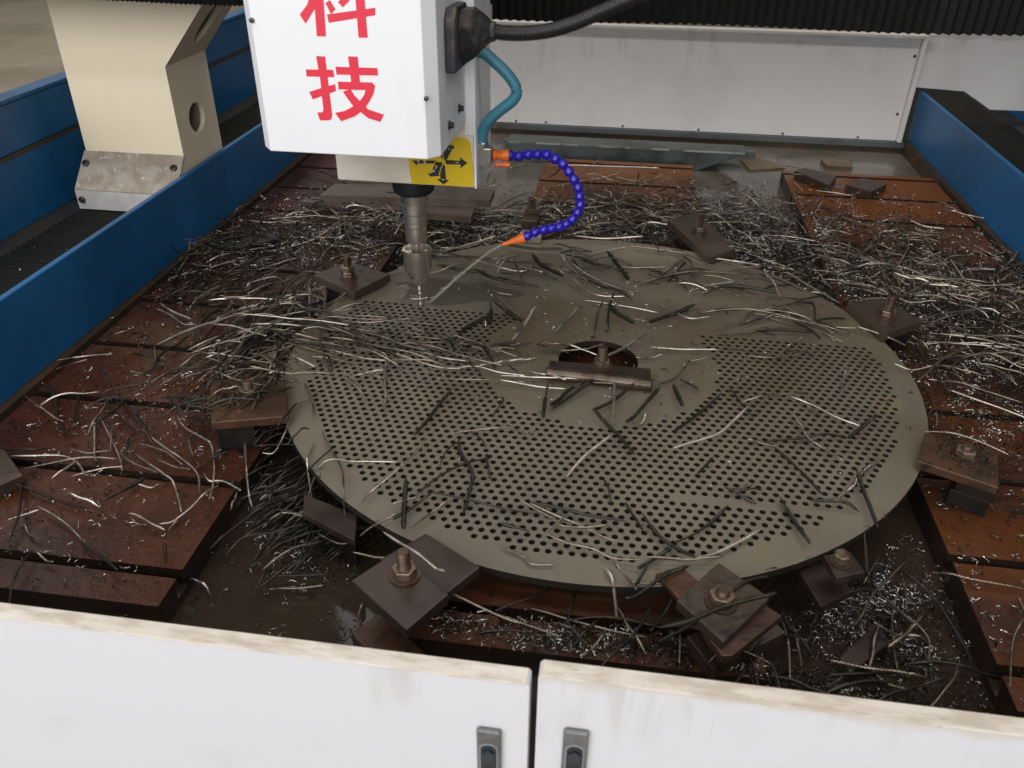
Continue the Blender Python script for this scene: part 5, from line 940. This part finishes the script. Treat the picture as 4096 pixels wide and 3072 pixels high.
heap('swarf_heap', 80, TL, outside(blob(*REAR)), hz_pile, M['chip_grey'], 'long straight drill chips lying over the heap behind the round plate', tilt=.06, dirf=lambda x, y: rnd.gauss(-0.1 if x > -.3 else .5, 1.1))
heap('swarf_heap', 16, TL, outside(blob(*REAR)), hz_pile, M['chip_bright'], 'long bright drill chips lying over the heap behind the round plate', tilt=.06, dirf=lambda x, y: rnd.gauss(-0.1 if x > -.3 else .5, .6))
heap('swarf_heap', 34, TL, outside(blob((-0.70,0.03,0.06,0.09,1),(-0.66,-0.10,0.05,0.05,.6))), lambda x, y: rnd.uniform(0.01,.06), M['chip_grey'], 'thick sheaf of long drill chips leaning on the left rim of the round plate', tilt=.10, dirf=lambda x, y: rnd.gauss(1.05, .5))
heap('swarf_heap', 9, TL, outside(blob((-0.70,0.03,0.06,0.09,1))), lambda x, y: rnd.uniform(0.02,.07), M['chip_bright'], 'bright long drill chips on the sheaf at the left rim', tilt=.12, dirf=lambda x, y: rnd.gauss(1.05, .5))
heap('swarf_heap', 24, TL, BAND, lambda x, y: rnd.uniform(0,.014), M['chip_grey'], 'long drill chips swept across the left part of the round plate', tilt=.03, dirf=lambda x, y: rnd.gauss(-0.18, .22))
heap('swarf_heap', 26, TL, outside(blob((0.80,0.45,0.15,0.2,1),(0.85,0.1,0.12,0.12,.5))), lambda x, y: rnd.uniform(0,.03), M['chip_grey'], 'long grey drill chips over the right table', tilt=.06, dirf=lambda x, y: rnd.gauss(-0.4, 1.0))
heap('swarf_heap', 40, TC, blob((-0.61,-0.24,0.05,0.05,1)), lambda x, y: rnd.uniform(0.02,.09), M['chip_dark'], 'dark chips covering the left clamp', tilt=.1)
heap('swarf_heap', 24, TC, blob((-0.62,-0.23,0.05,0.05,1)), lambda x, y: rnd.uniform(0.05,.09), M['chip_grey'], 'grey chips lying on the left clamp', tilt=.1)
heap('swarf_crumbs', 500, TK, blob((-0.60,-0.26,0.05,0.04,1),(0.60,-0.25,0.03,0.03,.4)), lambda x, y: 0.084, M['crumb_dark'], 'crumbs on the side clamps', tilt=.3)
heap('swarf_heap', 26, TC, blob((0.35,-0.30,.12,.14,1),(-0.2,-0.35,.15,.1,.8),(0.25,0.3,.18,.1,1.2)), lambda x, y: 0, M['chip_dark'], 'loose dark chips scattered over the round plate', tilt=.02)

heap('swarf_heap', 20, TL, blob((0.05,0.40,.22,.07,1),(0.38,0.30,.08,.1,.7),(0.40,0.02,.1,.08,.5)), lambda x, y: rnd.uniform(0,.004), M['chip_grey'], 'long grey chips lying over the rear of the round plate', tilt=.02, dirf=lambda x, y: rnd.gauss(-0.3, .5))
heap('swarf_heap', 12, TC, blob((0.1,0.3,.25,.12,1),(0.0,-0.3,.3,.12,.5)), lambda x, y: rnd.uniform(0,.004), M['chip_bright'], 'a few bright chips lying on the round plate', tilt=.02)

heap('swarf_heap', 90, TC, outside(blob((-0.97,0.36,.07,.13,1),(-0.90,0.52,.1,.08,.7))), lambda x, y: rnd.uniform(0,.04), M['chip_dark'], 'dark tangled drill chips heaped against the left blue guard', tilt=.25)
heap('swarf_crumbs', 700, TK, outside(blob((-0.97,0.36,.07,.13,1),(-0.9,0.5,.1,.1,.7))), lambda x, y: rnd.uniform(0,.03), M['crumb'], 'glinting crumbs in the dark heap against the left blue guard', tilt=.4)

heap('swarf_heap', 22, TC, blob((-0.80,-0.30,.14,.18,1)), lambda x, y: rnd.uniform(0,.006), M['chip_dark'], 'loose dark drill chips lying on the near half of the left table', tilt=.04)
heap('swarf_heap', 12, TC, blob((-0.80,-0.35,.14,.18,1)), lambda x, y: rnd.uniform(0,.006), M['chip_bright'], 'loose bright drill chips lying on the near half of the left table', tilt=.04)
# fine filings on plate and bellows
